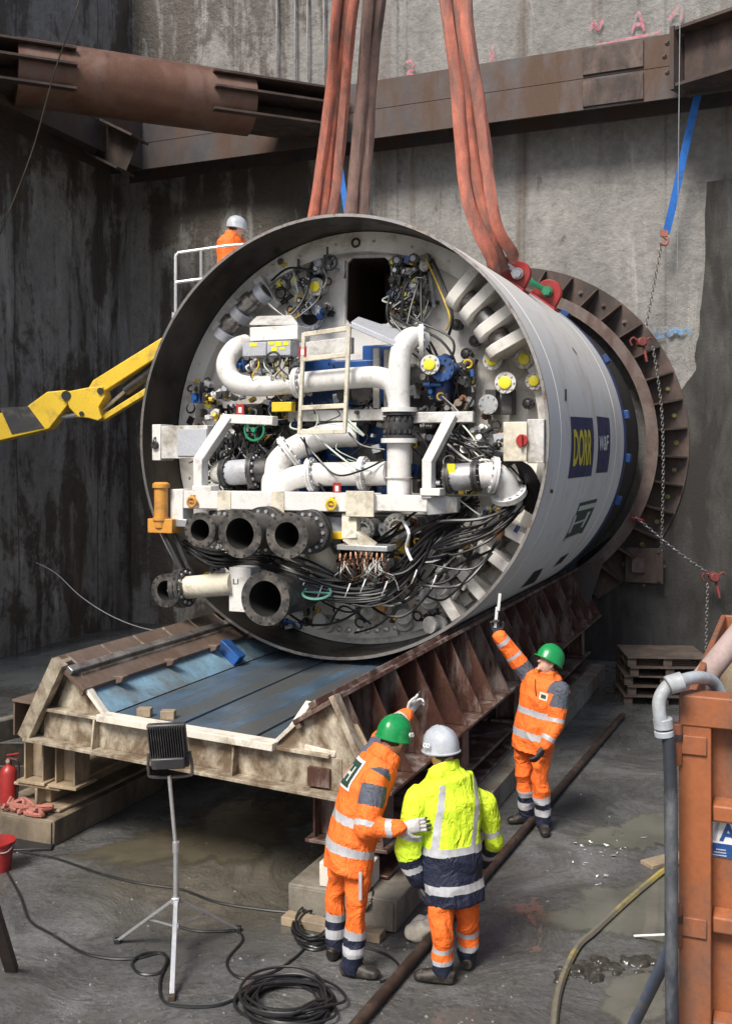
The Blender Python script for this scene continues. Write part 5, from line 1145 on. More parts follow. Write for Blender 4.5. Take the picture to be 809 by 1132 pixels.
def helmet(c, up, fwd, base, parent, mat, mark=None, r=.142):
    up = V(up).normalized(); fwd = (V(fwd) - up * V(fwd).dot(up)).normalized(); sd_ = fwd.cross(up); b = MB(); n = 36; vs = []
    prof = [(-.022, 1.05), (-.014, 1.06), (-.008, 1.0), (.045, .985), (.09, .90), (.125, .74), (.150, .48), (.163, .24), (.167, .06)]
    for z, k in prof:
        for i in range(n):
            t = 2 * pi * i / n; rx, ry = r * .88, r * 1.05; ex = (.16 * max(0, cos(t))**3 if k > 1.02 else 0); rid = 1 + (.035 if abs(sin(t)) < .20 and .01 < z else 0)
            vs.append(V(c) + up * (z * (1.03 if rid > 1 else 1)) + fwd * (cos(t) * ry * (k + ex) * rid) + sd_ * (sin(t) * rx * k))
    b.add(vs, [(i * n + k, i * n + (k + 1) % n, (i + 1) * n + (k + 1) % n, (i + 1) * n + k) for i in range(len(prof) - 1) for k in range(n)] + [tuple((len(prof) - 1) * n + k for k in range(n)), tuple(range(n - 1, -1, -1))])
    b.v = [tuple(V(v) - base) for v in b.v]; o = b.build('helmet', mat, parent, ang=50)
    if mark:
        for sg, f_ in mark:
            b = MB(); cc = V(c) - base + up * .05 + (fwd * f_ + sd_ * sg * sqrt(max(0, 1 - f_ * f_))).normalized() * r * .98; nn = (cc - (V(c) - base + up * .02)).normalized(); tx = up.cross(nn).normalized()
            for k in (-.5, .5): b.torus(cc + tx * k * .034 + nn * .006, nn, .014, .0045, 12, 5)
            b.build('helmet_mark', textw, o)
    return o
def person(label, J, style):
    J = {k: V(v) for k, v in J.items()}; base = (J['ankL'] + J['ankR']) / 2; base.z = min(J['ankL'].z, J['ankR'].z) - .085
    root = empty('person', base, 0, label, 'person'); st = style
    side = (J['shR'] - J['shL']); side_h = (J['hipR'] - J['hipL']); spine = [J['pelvis'], J['chest'], J['neck']]
    up_t = (J['neck'] - J['pelvis']).normalized(); fw = up_t.cross(side).normalized(); 
    if fw.dot(st['fwd']) < 0: fw = -fw
    headup = V(st.get('headup', (0, 0, 1))).normalized(); look = V(st['look']); look = (look - headup * look.dot(headup)).normalized(); hsd = look.cross(headup)
    H = J['head']
    # body: head with face, neck, trunk, arms and legs in one skin
    parts = [loft([(H - headup * .115 + look * .03, .035, .045), (H - headup * .085 + look * .015, .06, .075), (H - headup * .03, .072, .095), (H + headup * .03, .076, .10), (H + headup * .09, .066, .085), (H + headup * .12, .03, .04)], hsd, 18),
             capsule(H + look * .088 - headup * .005, H + look * .112 - headup * .035, .010, .016, 8), capsule(H + look * .075 - headup * .07 - hsd * .02, H + look * .075 - headup * .07 + hsd * .02, .012, .012, 8), capsule(H + look * .08 - headup * .1, H + look * .08 - headup * .105, .02, .02, 8),
             capsule(H + hsd * .078 - headup * .03, H + hsd * .08 + headup * .01, .013, .016, 8), capsule(H - hsd * .078 - headup * .03, H - hsd * .08 + headup * .01, .013, .016, 8),
             capsule(J['neck'] - up_t * .05, H - headup * .05, .062, .058), loft([(J['pelvis'], .13, .09), (J['chest'], .15, .10), (J['neck'] - up_t * .06, .09, .06)], side)]
    for s_ in 'LR':
        parts += [capsule(J['chest'] * .3 + J['sh' + s_] * .7, J['sh' + s_], .05, .05, 10), capsule(J['sh' + s_], J['el' + s_], .045, .04, 10), capsule(J['el' + s_], J['wr' + s_], .038, .028, 10), capsule(J['pelvis'], J['hip' + s_], .08, .08, 10), capsule(J['hip' + s_], J['kn' + s_], .075, .05, 10), capsule(J['kn' + s_], J['ank' + s_], .05, .04, 10)]
    finish(blob_mesh(parts, .009, 2), 'body', [skin], root, None, base)
    # eyes and brows sit in the face
    b = MB()
    for s_ in (-1, 1): b.lathe(H - base + look * .088 + hsd * .03 * s_ + headup * .012, look, [(0, .010), (.006, .007)], 8); b.bar(H - base + look * .094 + hsd * .015 * s_ + headup * .03, H - base + look * .086 + hsd * .048 * s_ + headup * .03, .008, .008)
    b.build('eyes', hairm, root)
    b = MB(); loft([(H - headup * .06 - look * .045, .055, .05), (H - look * .02 - headup * .01, .079, .088), (H + headup * .06 - look * .015, .078, .092)], hsd, 18)(b); b.v = [tuple(V(v) - base) for v in b.v]; b.build('hair', hairm, root)
    # jacket
    hem = st.get('hem', .16); K = st.get('bulk', 1.0); hemp = J['pelvis'] - (up_t * .5 + V((0, 0, .5))).normalized() * hem
    rings = [(hemp, .205 * K, .155 * K), (J['pelvis'], .205 * K, .155 * K), (J['pelvis'].lerp(J['chest'], .5), .20 * K, .15 * K), (J['chest'], .215 * K, .155 * K), (J['chest'].lerp(J['neck'], .55), .205 * K, .14 * K), (J['chest'].lerp(J['neck'], .8), .182 * K, .13 * K), (J['neck'] - up_t * .03, .145, .12), (J['neck'] + up_t * .02, .118, .112), (J['neck'] + up_t * st.get('collar', .05) + look * .01, .115, .112)]
    parts = [loft(rings, side)]
    for s_ in 'LR':
        a, e, w = J['sh' + s_], J['el' + s_], J['wr' + s_]; parts += [capsule(J['chest'].lerp(J['neck'], .5).lerp(a, .5), a, .09, .088), capsule(a, e, .088 * K, .074 * K), capsule(e, w - (w - e).normalized() * .04, .073 * K, .062 * K)]
    parts.append(capsule(J['neck'] - fw * .05 - side.normalized() * .085 - up_t * .015, J['neck'] - fw * .05 + side.normalized() * .085 - up_t * .015, .066, .066))
    axis = [hemp, J['pelvis'], J['chest'], J['neck']]; acc = [0]
    for i in range(3): acc.append(acc[-1] + (axis[i + 1] - axis[i]).length)
    sidn = side.normalized()
    def where(p):
        best = (9, None)
        for i in range(3):
            t, d = segt(p, axis[i], axis[i + 1]); v = d / (.2 * K)
            if v < best[0]: best = (v, ('t', (acc[i] + t * (acc[i + 1] - acc[i])) / acc[3], i))
        for s_ in 'LR':
            a, e, w = J['sh' + s_], J['el' + s_], J['wr' + s_]
            t, d = segt(p, a, e)
            if d / .088 < best[0] * (1.0 if t > .05 else .8): best = (d / .088, ('a' + s_, t * .5, d))
            t, d = segt(p, e, w)
            if d / .075 < best[0]: best = (d / .075, ('a' + s_, .5 + t * .5, d))
        return best[1]
    def jm(p):
        k, t, x = where(p); return st['jacket'](k, t, (p - J['chest']).dot(sidn), (p - J['chest']).dot(fw), (p - J['neck']).dot(up_t), p)
    jk = finish(blob_mesh(parts, .0085, 2, .024, 4.2, st.get('seed', 1)), 'jacket', st['jmats'], root, jm, base)
    # trousers
    rings = [(J['pelvis'] + V((0, 0, .06)), .17, .13), (J['pelvis'] - V((0, 0, .05)), .18, .135)]; parts = [loft(rings, side_h)]
    for s_ in 'LR':
        h_, k_, a_ = J['hip' + s_], J['kn' + s_], J['ank' + s_]; parts += [capsule(h_, k_, .105, .083), capsule(k_, a_ + (k_ - a_).normalized() * .0, .083, .078)]
    def tm(p):
        best = (9, 0)
        for s_ in 'LR':
            h_, k_, a_ = J['hip' + s_], J['kn' + s_], J['ank' + s_]
            for a, e, o in ((h_, k_, 0), (k_, a_, .5)):
                t, d = segt(p, a, e)
                if d < best[0]: best = (d, o + t * .5)
        return st['trousers'](best[1])
    finish(blob_mesh(parts, .0085, 2, .026, 5, st.get('seed', 1) + 9), 'trousers', st['tmats'], root, tm, base)
    # boots
    for s_ in 'LR':
        a = J['ank' + s_]; t = V(st['toe' + s_]).normalized(); z0 = base.z if abs(a.z - base.z) > .3 else a.z - .085; g0 = V((a.x, a.y, z0)); sd_ = t.cross(V((0, 0, 1)))
        parts = [capsule(a + V((0, 0, .08)), V((a.x, a.y, z0 + .06)), .062, .055), loft([(g0 - t * .085 + V((0, 0, .05)), .034, .045), (g0 - t * .05 + V((0, 0, .058)), .046, .056), (g0 + t * .04 + V((0, 0, .055)), .05, .053), (g0 + t * .12 + V((0, 0, .045)), .054, .043), (g0 + t * .175 + V((0, 0, .04)), .048, .036), (g0 + t * .205 + V((0, 0, .034)), .028, .024)], sd_, 16)]
        me = blob_mesh(parts, .007, 2)
        for v in me.vertices: v.co.z = max(v.co.z, z0 + .004)
        finish(me, 'boot', [bootm, solem], root, lambda p: 1 if p.z < z0 + .024 else 0, base)
    helmet(H + headup * .028, headup, look, base, root, st['helmet'], st.get('mark'))
    for s_ in 'LR':
        g_ = st['hand' + s_]; glove(J['wr' + s_], g_['d'], g_['n'], base, root, g_.get('mats', [glovem, glovedk]), g_.get('curl', .5), g_.get('point', False), sc=1.12, thumb=g_.get('thumb', 1), fist=g_.get('fist', False))
    return root, jk, base, fw, up_t, sidn
from mathutils.bvhtree import BVHTree
def decal(par, c, n, up, w, h, mat, name, lift=.004, k=6, shape=None):
    """A cloth patch laid on the garment `par` (both in the person's frame)."""
    tree = BVHTree.FromPolygons([v.co for v in par.data.vertices], [tuple(p.vertices) for p in par.data.polygons]); n = V(n).normalized(); x = V(up).cross(n).normalized(); y = n.cross(x); b = MB(); vs = []
    for j in range(k + 1):
        for i in range(k + 1):
            o = V(c) + x * (i / k - .5) * w + y * (j / k - .5) * h; hit = tree.ray_cast(o + n * .6, -n); q_ = hit[0] if hit[0] else o; vs.append(q_ + n * lift)
    W = k + 1; b.add(vs, [(j * W + i, j * W + i + 1, (j + 1) * W + i + 1, (j + 1) * W + i) for j in range(k) for i in range(k)]); return b.build(name, mat, par)
def jk_orange(patch=True, s1=(.16, .235), s2=(.40, .475)):
    def f(k, t, x, y, z, p):
        if k == 't':
            if s1[0] < t < s1[1] or s2[0] < t < s2[1]: return 1
            if abs(x) > .155 and t > .84: return 2
            if t > 1.5: return 2
            return 0
        if t < .26 and t > .015:
            return 2
        if .42 < t < .48 or .76 < t < .84: return 1
        if t > .975: return 0
        return 0
    return f
def jk_orange_slim(k, t, x, y, z, p):
    if k == 't':
        if .14 < t < .21 or .42 < t < .49: return 1
        return 2 if abs(x) > .17 and t > .86 else 0
    if .03 < t < .27 and abs(z) < .9:
        side_out = abs(x) > .17
        return (1 if .10 < t < .14 else 2) if side_out else 0
    if .33 < t < .40 or .74 < t < .82: return 1
    return 0
def tr_orange(t):
    if t < .68: return 0
    if t < .755: return 1
    if t < .82: return 2
    if t < .90: return 1
    return 2
def tr_orange_b(t):
    if t < .68: return 0
    if t < .74: return 1
    if t < .83: return 0
    if t < .885: return 1
    return 2
# centre worker: pointing at the machine, hand on the colleague's arm
YA = 7.55
JA = dict(ankL=at(370, 1043, 7.80), ankR=at(389, 1066, 7.52), knL=at(371, 985, 7.78), knR=at(394, 1003, 7.48), hipL=at(381, 945, 7.74), hipR=at(396, 948, 7.50), pelvis=at(388, 935, 7.62),
          chest=at(404, 872, 7.66), neck=at(424, 838, 7.74), head=at(434, 818, 7.80), shL=at(407, 842, 7.92), elL=at(432, 806, 8.12), wrL=at(452, 788, 8.22), shR=at(414, 866, 7.47), elR=at(405, 916, 7.36), wrR=at(447, 915, 7.33))
def fixfeet(J):
    for s_ in 'LR': J['ank' + s_] = V((J['ank' + s_].x, J['ank' + s_].y, .085))
    return J
fixfeet(JA)
ra, jka, ba, fwa, upa, sda = person('worker in orange jacket and green helmet pointing, other hand on the yellow-jacketed man', JA,
    dict(fwd=V((.75, .6, 0)), look=(.62, .78, -.1), headup=(.25, .1, 1), jacket=jk_orange(), jmats=[hiorange, silver, greyc], trousers=tr_orange, tmats=[hiorange, silver, navyc], helmet=hgreen, mark=[(1, .1)],
         toeL=(.35, .8, 0), toeR=(1, -.25, 0), handL=dict(d=(.6, .35, .75), n=(.3, -.6, -.3), point=True, thumb=-1), handR=dict(d=(1, .08, .12), n=(.1, .9, -.15), curl=.22, thumb=-1), seed=2, hem=.16, bulk=1.12))
nb_ = (-fwa + sda * .55).normalized(); cpt = JA['chest'].lerp(JA['neck'], .35) - ba - fwa * .05
decal(jka, cpt, nb_, upa, .19, .23, textw, 'back_patch', .004); decal(jka, cpt, nb_, upa, .155, .19, panelgreen, 'patch_panel', .008); xh_ = upa.cross(nb_).normalized()
for sg in (-1, 1): decal(jka, cpt + xh_ * .035 * sg, nb_, upa, .022, .11, palegreen, 'patch_emblem', .012, 3)
decal(jka, cpt, nb_, upa, .06, .022, palegreen, 'patch_emblem', .013, 3)
b = MB(); p_ = JA['hipR'].lerp(JA['knR'], .45) - ba + V((.02, -.115, 0)); b.bar(p_ + V((0, 0, .10)), p_ - V((0, 0, .10)), .022, .006, 0, (0, 1, 0)); b.build('pocket_tape', silver, ra)
# worker in the yellow jacket, seen from behind
JB = fixfeet(dict(ankL=at(489, 1078, 7.42), ankR=at(517, 1056, 7.66), knL=at(488, 1030, 7.40), knR=at(516, 1010, 7.58), hipL=at(487, 955, 7.48), hipR=at(513, 953, 7.56), pelvis=at(500, 948, 7.52),
          chest=at(498, 890, 7.55), neck=at(491, 853, 7.58), head=at(488, 832, 7.60), shL=at(462, 884, 7.50), elL=at(451, 938, 7.46), wrL=at(463, 978, 7.50), shR=at(534, 888, 7.68), elR=at(546, 930, 7.74), wrR=at(532, 955, 7.95)))
def jk_yel(k, t, x, y, z, p):
    if k == 't':
        if t < .10: return 2
        if t < .17: return 1
        if t < .385: return 2
        if t < .445: return 1
        if y < .06 and .12 < abs(x) < .165 and t < .93: return 1
        return 0
    if t < .33: return 0
    if t < .395: return 1
    if t < .56: return 0
    if t < .70: return 2
    if t < .78: return 1
    return 2
rb_, jkb, bb, fwb, upb, sdb = person('worker in long yellow and navy jacket and grey-white helmet, seen from behind', JB,
    dict(fwd=V((-.25, 1, 0)), look=(-.55, .8, -.25), headup=(-.08, .05, 1), jacket=jk_yel, jmats=[hiyellow, silver, navyc], trousers=tr_orange_b, tmats=[hiorange, silver, navyc], helmet=hwhite, mark=[(-1, -.1)],
         toeL=(-1, .25, 0), toeR=(.2, 1, 0), handL=dict(d=(.25, .2, -1), n=(1, .2, .2), curl=.6, mats=[glovedk]), handR=dict(d=(-.6, .7, -.3), n=(0, .3, 1), curl=.6, mats=[glovedk]), seed=4, hem=.30, bulk=1.09, collar=.05))
# worker on the right holding up a folding rule
JC = fixfeet(dict(ankL=at(601, 905, 10.42), ankR=at(582, 893, 10.66), knL=at(597, 862, 10.36), knR=at(579, 855, 10.58), hipL=at(600, 820, 10.38), hipR=at(580, 818, 10.56), pelvis=at(590, 812, 10.47),
          chest=at(597, 770, 10.47), neck=at(603, 746, 10.46), head=at(606, 733, 10.42), shL=at(619, 764, 10.30), elL=at(614, 800, 10.24), wrL=at(600, 828, 10.18), shR=at(583, 747, 10.62), elR=at(566, 722, 10.62), wrR=at(549, 700, 10.60)))
rc_, jkc, bc, fwc, upc, sdc = person('worker in orange with green helmet at the right, looking up with one raised arm', JC,
    dict(fwd=V((-.8, -.6, 0)), look=(-.85, -.4, .45), headup=(.45, .22, .85), jacket=jk_orange(s1=(.18, .26), s2=(.47, .55)), jmats=[hiorange, silver, greyc], trousers=tr_orange, tmats=[hiorange, silver, navyc], helmet=hgreen, mark=[(1, .3)],
         toeL=(-.1, -1, 0), toeR=(-1, -.25, 0), handR=dict(d=(-.15, 0, 1), n=(-.2, -1, 0), fist=True, mats=[glovedk]), handL=dict(d=(-.55, -.15, -.8), n=(-.4, .5, .3), curl=.7, mats=[glovedk]), seed=6, hem=.16, bulk=1.08))
nb_ = (fwc - sdc * .5).normalized(); cpt = JC['chest'].lerp(JC['neck'], .25) - bc - sdc * .07
decal(jkc, cpt, nb_, upc, .085, .075, cream, 'chest_badge', .004, 3); decal(jkc, cpt, nb_, upc, .05, .035, panelgreen, 'badge_mark', .008, 2); decal(jkc, cpt + sdc * .09 + upc * .05, (nb_ + .3 * fwc), upc + sdc * .4, .012, .16, blackm, 'zip', .004, 4)
b = MB(); h_ = JC['wrR'] + V((-.02, -.02, .06)); d_ = (at(551, 656, 10.55) - h_); b.bar((0, 0, 0), d_ * .6, .028, .012, 0, (0, 1, 0)); b.bar(d_ * .5 + V((.012, -.012, 0)), d_ + V((.012, -.012, 0)), .028, .008, 0, (0, 1, 0)); tag(b.build('folding_rule', textw, None, h_), 'white folding rule held up by the worker on the right', 'ruler')
# worker in the lift basket
JD = dict(ankL=at(250, 395, 15.0), ankR=at(262, 395, 15.1), knL=at(250, 360, 15.0), knR=at(264, 360, 15.1), hipL=at(250, 320, 15.0), hipR=at(264, 320, 15.1), pelvis=at(256, 312, 15.05), chest=at(254, 278, 15.05), neck=at(257, 262, 15.08), head=at(261, 253, 15.1),
          shL=at(246, 268, 14.95), elL=at(250, 292, 14.9), wrL=at(266, 300, 15.0), shR=at(266, 268, 15.25), elR=at(276, 290, 15.3), wrR=at(284, 296, 15.3))
zb = A(190, 345).z + bl.location.z
sh_ = zb + .088 - JD['ankL'].z
for k in ('ankL', 'ankR'): JD[k].z = zb + .088
for k in ('knL', 'knR'): JD[k].z = zb + .088 + .40
person('worker in orange jacket and white helmet in the lift basket behind the machine', JD, dict(fwd=V((.8, .5, 0)), look=(1, .5, -.2), headup=(.15, 0, 1), jacket=jk_orange(s1=(.2, .28), s2=(2, 3)), jmats=[hiorange, silver, hiorange], trousers=tr_orange, tmats=[hiorange, silver, navyc], helmet=hwhite,
       toeL=(1, .4, 0), toeR=(1, .4, 0), handL=dict(d=(1, .2, 0), n=(0, 0, -1), curl=.8), handR=dict(d=(1, .2, 0), n=(0, 0, -1), curl=.8), seed=8))

# ---------------------------------------------------------------- foreground objects
# floodlight on a tripod
fc = V((-1.43, 7.83, 0)); fl = empty('floodlight', fc, 0, 'black work floodlight seen from behind on a pale metal tripod', 'floodlight')
b = MB(); top = at(187, 858, 7.83) - fc; b.cyl((0, 0, .30), (0, 0, .85), .021, n=12); b.cyl((0, 0, .80), top, .015, n=12); b.cyl((0, 0, .78), (0, 0, .86), .027, n=12); b.build('pole', galv, fl)
for foot in (gnd(190, 1106), gnd(130, 1043), gnd(263, 1030)):
    f_ = foot - fc; b = MB(); b.bar(V((0, 0, .42)) + f_.normalized() * .02, f_ + V((0, 0, .02)), .034, .022); lg = b.build('leg', galv, fl, bevel=.003); b = MB(); b.box(f_ + V((0, 0, .02)), (.05, .05, .04)); b.build('foot', rust if foot.y < 7.5 else blackm, lg, bevel=.006)
    b = MB(); b.bar(V((0, 0, .22)), f_ * .45 + V((0, 0, .235)), .016, .008); b.build('brace', galv, fl)
b = MB(); b.box((0, 0, .42), (.06, .06, .05)); b.build('hub', galv, fl, bevel=.006); b = MB(); b.box((0, 0, .22), (.05, .05, .04)); b.build('hub', galv, fl, bevel=.006)
pc = at(186, 824, 7.80) - fc; R_ = Matrix.Rotation(radians(14), 3, 'X') @ Matrix.Rotation(radians(-3), 3, 'Y')
b = MB(); b.box(pc, (.29, .05, .36), R=R_); hd = b.build('lamp_head', blackp, fl, bevel=.012)
b = MB()
for k in range(15): b.box(pc + R_ @ V((-.125 + k * .0179, -.045, .05)), (.006, .045, .24), R=R_)
b.build('cooling_fins', blackp, hd); b = MB(); b.box(pc + R_ @ V((0, -.05, -.115)), (.25, .06, .09), R=R_); b.build('driver_box', blackp, hd, bevel=.01)
b = MB(); b.box(pc + R_ @ V((0, .027, 0)), (.25, .006, .32), R=R_); b.build('lens', galv, hd)
b = MB(); b.tube(catmull([pc + R_ @ V((-.155, 0, -.06)), pc + R_ @ V((-.165, -.02, -.2)), pc + R_ @ V((-.13, -.03, -.245)), pc + R_ @ V((.13, -.03, -.245)), pc + R_ @ V((.165, -.02, -.2)), pc + R_ @ V((.155, 0, -.06))], 5), .012, 6); b.build('bracket', blackp, fl)
# cables on the floor
def gcable(l, r, label, mat=cablem, name='cable', cat='cable', z=None):
    line(name, [gnd(p[0], p[1], (p[2] if len(p) > 2 else r) ) for p in l], r, mat, label, cat, 10)
gcable([(-20, 930), (20, 941), (60, 949), (110, 966), (150, 976), (200, 984), (240, 998), (290, 1006), (332, 1010)], .011, 'black cable running from the red bucket across to the first coil')
gcable([(2, 955), (22, 990), (33, 1018), (60, 1035), (90, 1053), (120, 1060), (150, 1060), (178, 1054), (184, 1062, .03), (176, 1076), (155, 1077), (146, 1066), (155, 1056, .03), (176, 1054), (185, 1062), (177, 1085), (180, 1106), (200, 1113), (240, 1112), (275, 1098), (300, 1086)], .011, 'black cable curling in a loop beside the floodlight tripod')
gcable([(196, 1025), (220, 1030), (245, 1030), (262, 1030), (268, 1040), (252, 1060), (254, 1074), (270, 1082), (300, 1076), (325, 1060), (340, 1045)], .010, 'black cable from the tripod foot to the first coil')
gcable([(360, 1040), (395, 1046), (425, 1055), (441, 1068), (438, 1080), (420, 1086)], .010, 'thin black cable behind the boots of the orange worker')
gcable([(338, 1015), (330, 1000), (338, 985), (352, 978, .1), (375, 976, .26), (400, 977, .26), (412, 985, .26), (408, 1002, .2), (395, 1018)], .009, 'thin black cable draped over the right base block')
def coil(cx_, cy_, rx, ry, nl, r, label, seed):
    rr = random.Random(seed); c = gnd(cx_, cy_); ax_ = (gnd(cx_ + rx, cy_) - c).length; ay = (gnd(cx_, cy_ - ry) - gnd(cx_, cy_ + ry)).length / 2; P = []
    for k in range(nl):
        ox, oy = rr.uniform(-.14, .14), rr.uniform(-.14, .14); sx_, sy_ = rr.uniform(.62, 1.0), rr.uniform(.62, 1.0); z = r + r * 1.2 * rr.random() * min(k, 6)
        for j in range(10):
            a = 2 * pi * j / 10; P.append(V(((cos(a) * sx_ + ox) * ax_, (sin(a) * sy_ + oy) * ay, z + rr.uniform(0, r * 1.5))))
    b = MB(); b.tube(catmull(P, 4), r, 6); return tag(b.build('cable_coil', cablem, None, c), label, 'cable coil')
coil(349, 1030, 27, 24, 12, .009, 'small coil of black cable behind the orange worker\'s boots', 5); coil(319, 1112, 56, 28, 15, .010, 'large coil of black cable at the bottom edge', 9)
darkrust = M('dark_brown_pipe_steel', (.045, .03, .024), .5, .3, .3, 3, (.11, .075, .055), .4, 4)
# dark pipe along the floor
a = gnd(412, 1112, .05); e = gnd(688, 791, .05); d_ = (e - a).normalized(); b = MB(); b.lathe(d_ * -1.0, d_, [(0, .03), (0, .04), ((e - a).length + 1, .04), ((e - a).length + 1, .03)], 18); tag(b.build('steel_pipe', darkrust, None, a), 'long dark rusty pipe lying along the floor past the workers', 'pipe')
# white plastic bag by the block end
b = MB(); me = blob_mesh([capsule((0, 0, .06), (.12, .05, .07), .07, .08), capsule((.1, .1, .05), (.18, .22, .06), .06, .07), capsule((-.02, .05, .04), (.06, .12, .10), .05, .05)], .012, 2, .03, 9, 3)
for v in me.vertices: v.co.z = max(0.004, v.co.z)
me.materials.append(woodw); o = bpy.data.objects.new('plastic_bag', me); COL.objects.link(o); me.polygons.foreach_set('use_smooth', [True] * len(me.polygons)); o.location = gnd(457, 1040); tag(o, 'crumpled pale plastic bag on the floor behind the yellow-jacketed worker', 'bag')
# blocks at the end of the right base
b = MB(); b.box((0, 0, .035), (.85, .14, .07)); tag(b.build('timber', woodm, None, L2W(V((1.55, -3.46, 0)) if False else V((1.62, -3.50, 0))), -YAW, bevel=.006), 'flat timber lying on the floor at the end of the right base block', 'timber')
b = MB(); b.box((0, 0, .1), (.42, .3, .2)); tag(b.build('timber_block', woodw, None, L2W(V((1.62, -3.16, .252))), -YAW + .04, bevel=.01), 'pale square timber packing on top of the right base block', 'timber')
# fire extinguisher, netting, bucket
fe = empty('fire_extinguisher', L2W(V((-2.30, -2.70, .252))), 0, 'red fire extinguisher standing on the left base block', 'fire extinguisher')
b = MB(); b.lathe((0, 0, 0), (0, 0, 1), [(0, .078), (.02, .084), (.33, .084), (.37, .07), (.40, .032), (.43, .028)], 24); b.build('bottle', redp, fe)
b = MB(); b.cyl((0, 0, .43), (0, 0, .47), .024, n=12); b.bar((-.02, 0, .50), (.10, 0, .52), .02, .012); b.bar((-.01, 0, .47), (.09, 0, .46), .02, .012); b.build('valve_handle', redp, fe); b = MB(); b.lathe((.0, -.025, .45), (0, -1, 0), [(0, .02), (.012, .02)], 12); b.build('gauge', galv, fe)
b = MB(); b.tube(catmull([(.02, 0, .46), (.09, -.02, .45), (.11, -.02, .35), (.095, -.02, .15), (.09, -.02, .08)], 6), .011, 7); b.build('hose', blackm, fe)
rr = random.Random(11); b = MB()
for k in range(9):
    P = [V((rr.uniform(-.22, .3), rr.uniform(-.09, .09), rr.uniform(.02, .12) * (1 - abs(j - 3) / 5))) for j in range(7)]; P.sort(key=lambda p: p.x + rr.uniform(-.1, .1)); b.tube(catmull(P, 5), rr.uniform(.014, .024), 6)
tag(b.build('netting', redcord, None, L2W(V((-2.02, -2.82, .255))), -YAW), 'crumpled salmon netting heaped on the left base block', 'netting')
bu = empty('bucket', gnd(-1, 962), 0, 'red plastic bucket cut off by the left edge', 'bucket'); b = MB(); b.lathe((0, 0, 0), (0, 0, 1), [(0.0, .10), (.25, .135), (.255, .148), (.27, .148), (.272, .135), (.02, .095), (.02, .001)], 28); b.build('pail', redp, bu); b = MB(); b.tube(catmull([(-.14, 0, .25), (-.1, -.1, .2), (.1, -.11, .2), (.14, 0, .25)], 6), .006, 6); b.build('handle', galv, bu)
b = MB(); b.bar(at(-14, 985, 6.9), gnd(13, 1074) + V((0, 0, .01)), .09, .05, 0, (0, 1, 0)); o = b.build('steel_bar', rust, bevel=.006); tag(o, 'rusty steel bar leaning in at the lower left edge', 'bar')
# low kerb and dark trough at the left
p = [gnd(-120, 850), gnd(36, 812), gnd(36, 812) + V((.05, .35, 0)), gnd(-120, 850) + V((.05, .35, 0))]; c = p[1]; b = MB(); b.prism([q_ - c for q_ in p], (0, 0, .28)); tag(b.build('concrete_kerb', concb, None, c, bevel=.015), 'low concrete kerb at the left between the flood water and the trough', 'kerb')
tr = empty('steel_trough', gnd(8, 893), 0, 'dark steel trough on the floor behind the fire extinguisher', 'trough'); b = MB()
for c_, s_ in (((0, 0, .02), (1.2, .9, .03)), ((0, -.45, .22), (1.2, .03, .40)), ((0, .45, .22), (1.2, .03, .40)), ((.6, 0, .22), (.03, .9, .40)), ((-.6, 0, .22), (.03, .9, .40))): b.box(c_, s_)
tr.location += V((-.35, .55, 0)); b.build('trough_shell', darksteel, tr, bevel=.006)
b = MB(); b.box((0, 0, .015), (.55, .3, .03)); tag(b.build('rubber_mat', blackm, None, gnd(28, 936), .1, bevel=.006), 'small black rubber mat on the floor beside the bucket', 'mat')
b = MB()
for k in range(14):
    P = [V((rr.uniform(-.25, .25), rr.uniform(-.18, .18), rr.uniform(.01, .09))) for j in range(5)]; b.tube(catmull(P, 5), .012, 5)
tag(b.build('tangled_hose', cablem, None, gnd(14, 918)), 'tangle of black hose on the floor by the left base block', 'hose')
# pallets at the foot of the rear wall
pc_ = gnd(727, 772); pal = None
labs = ['bottom dark wooden pallet of the stack by the rear wall', 'second lowest dark wooden pallet of the stack by the rear wall', 'middle dark wooden pallet of the stack by the rear wall', 'second highest dark wooden pallet of the stack by the rear wall', 'topmost dark wooden pallet of the stack by the rear wall']
for i in range(5):
    if i == 0:
        pal = empty('pallet', pc_, 0); 
        b = MB()
        for k in range(7): b.box((0, -.46 + k * .153, .133), (1.2, .125, .022))
        b.build('deck_boards', palletw, pal, bevel=.004); b = MB()
        for x in (-.53, 0, .53):
            b.box((x, 0, .11), (.13, 1.0, .02)); b.box((x, 0, .011), (.13, 1.0, .022))
            for y in (-.42, 0, .42): b.box((x, y, .061), (.13, .14, .076))
        b.build('runners', palletw, pal, bevel=.004); o = pal
    else: o = copy_tree(pal)
    o.location = pc_ + V((.03 * (i % 2) + .015 * i, .02 * i % .05, .1445 * i)); o.rotation_euler.z = -radians(5) + [.0, .03, -.02, .04, .01][i]; tag(o, labs[i], 'pallet', 'stacked pallets')
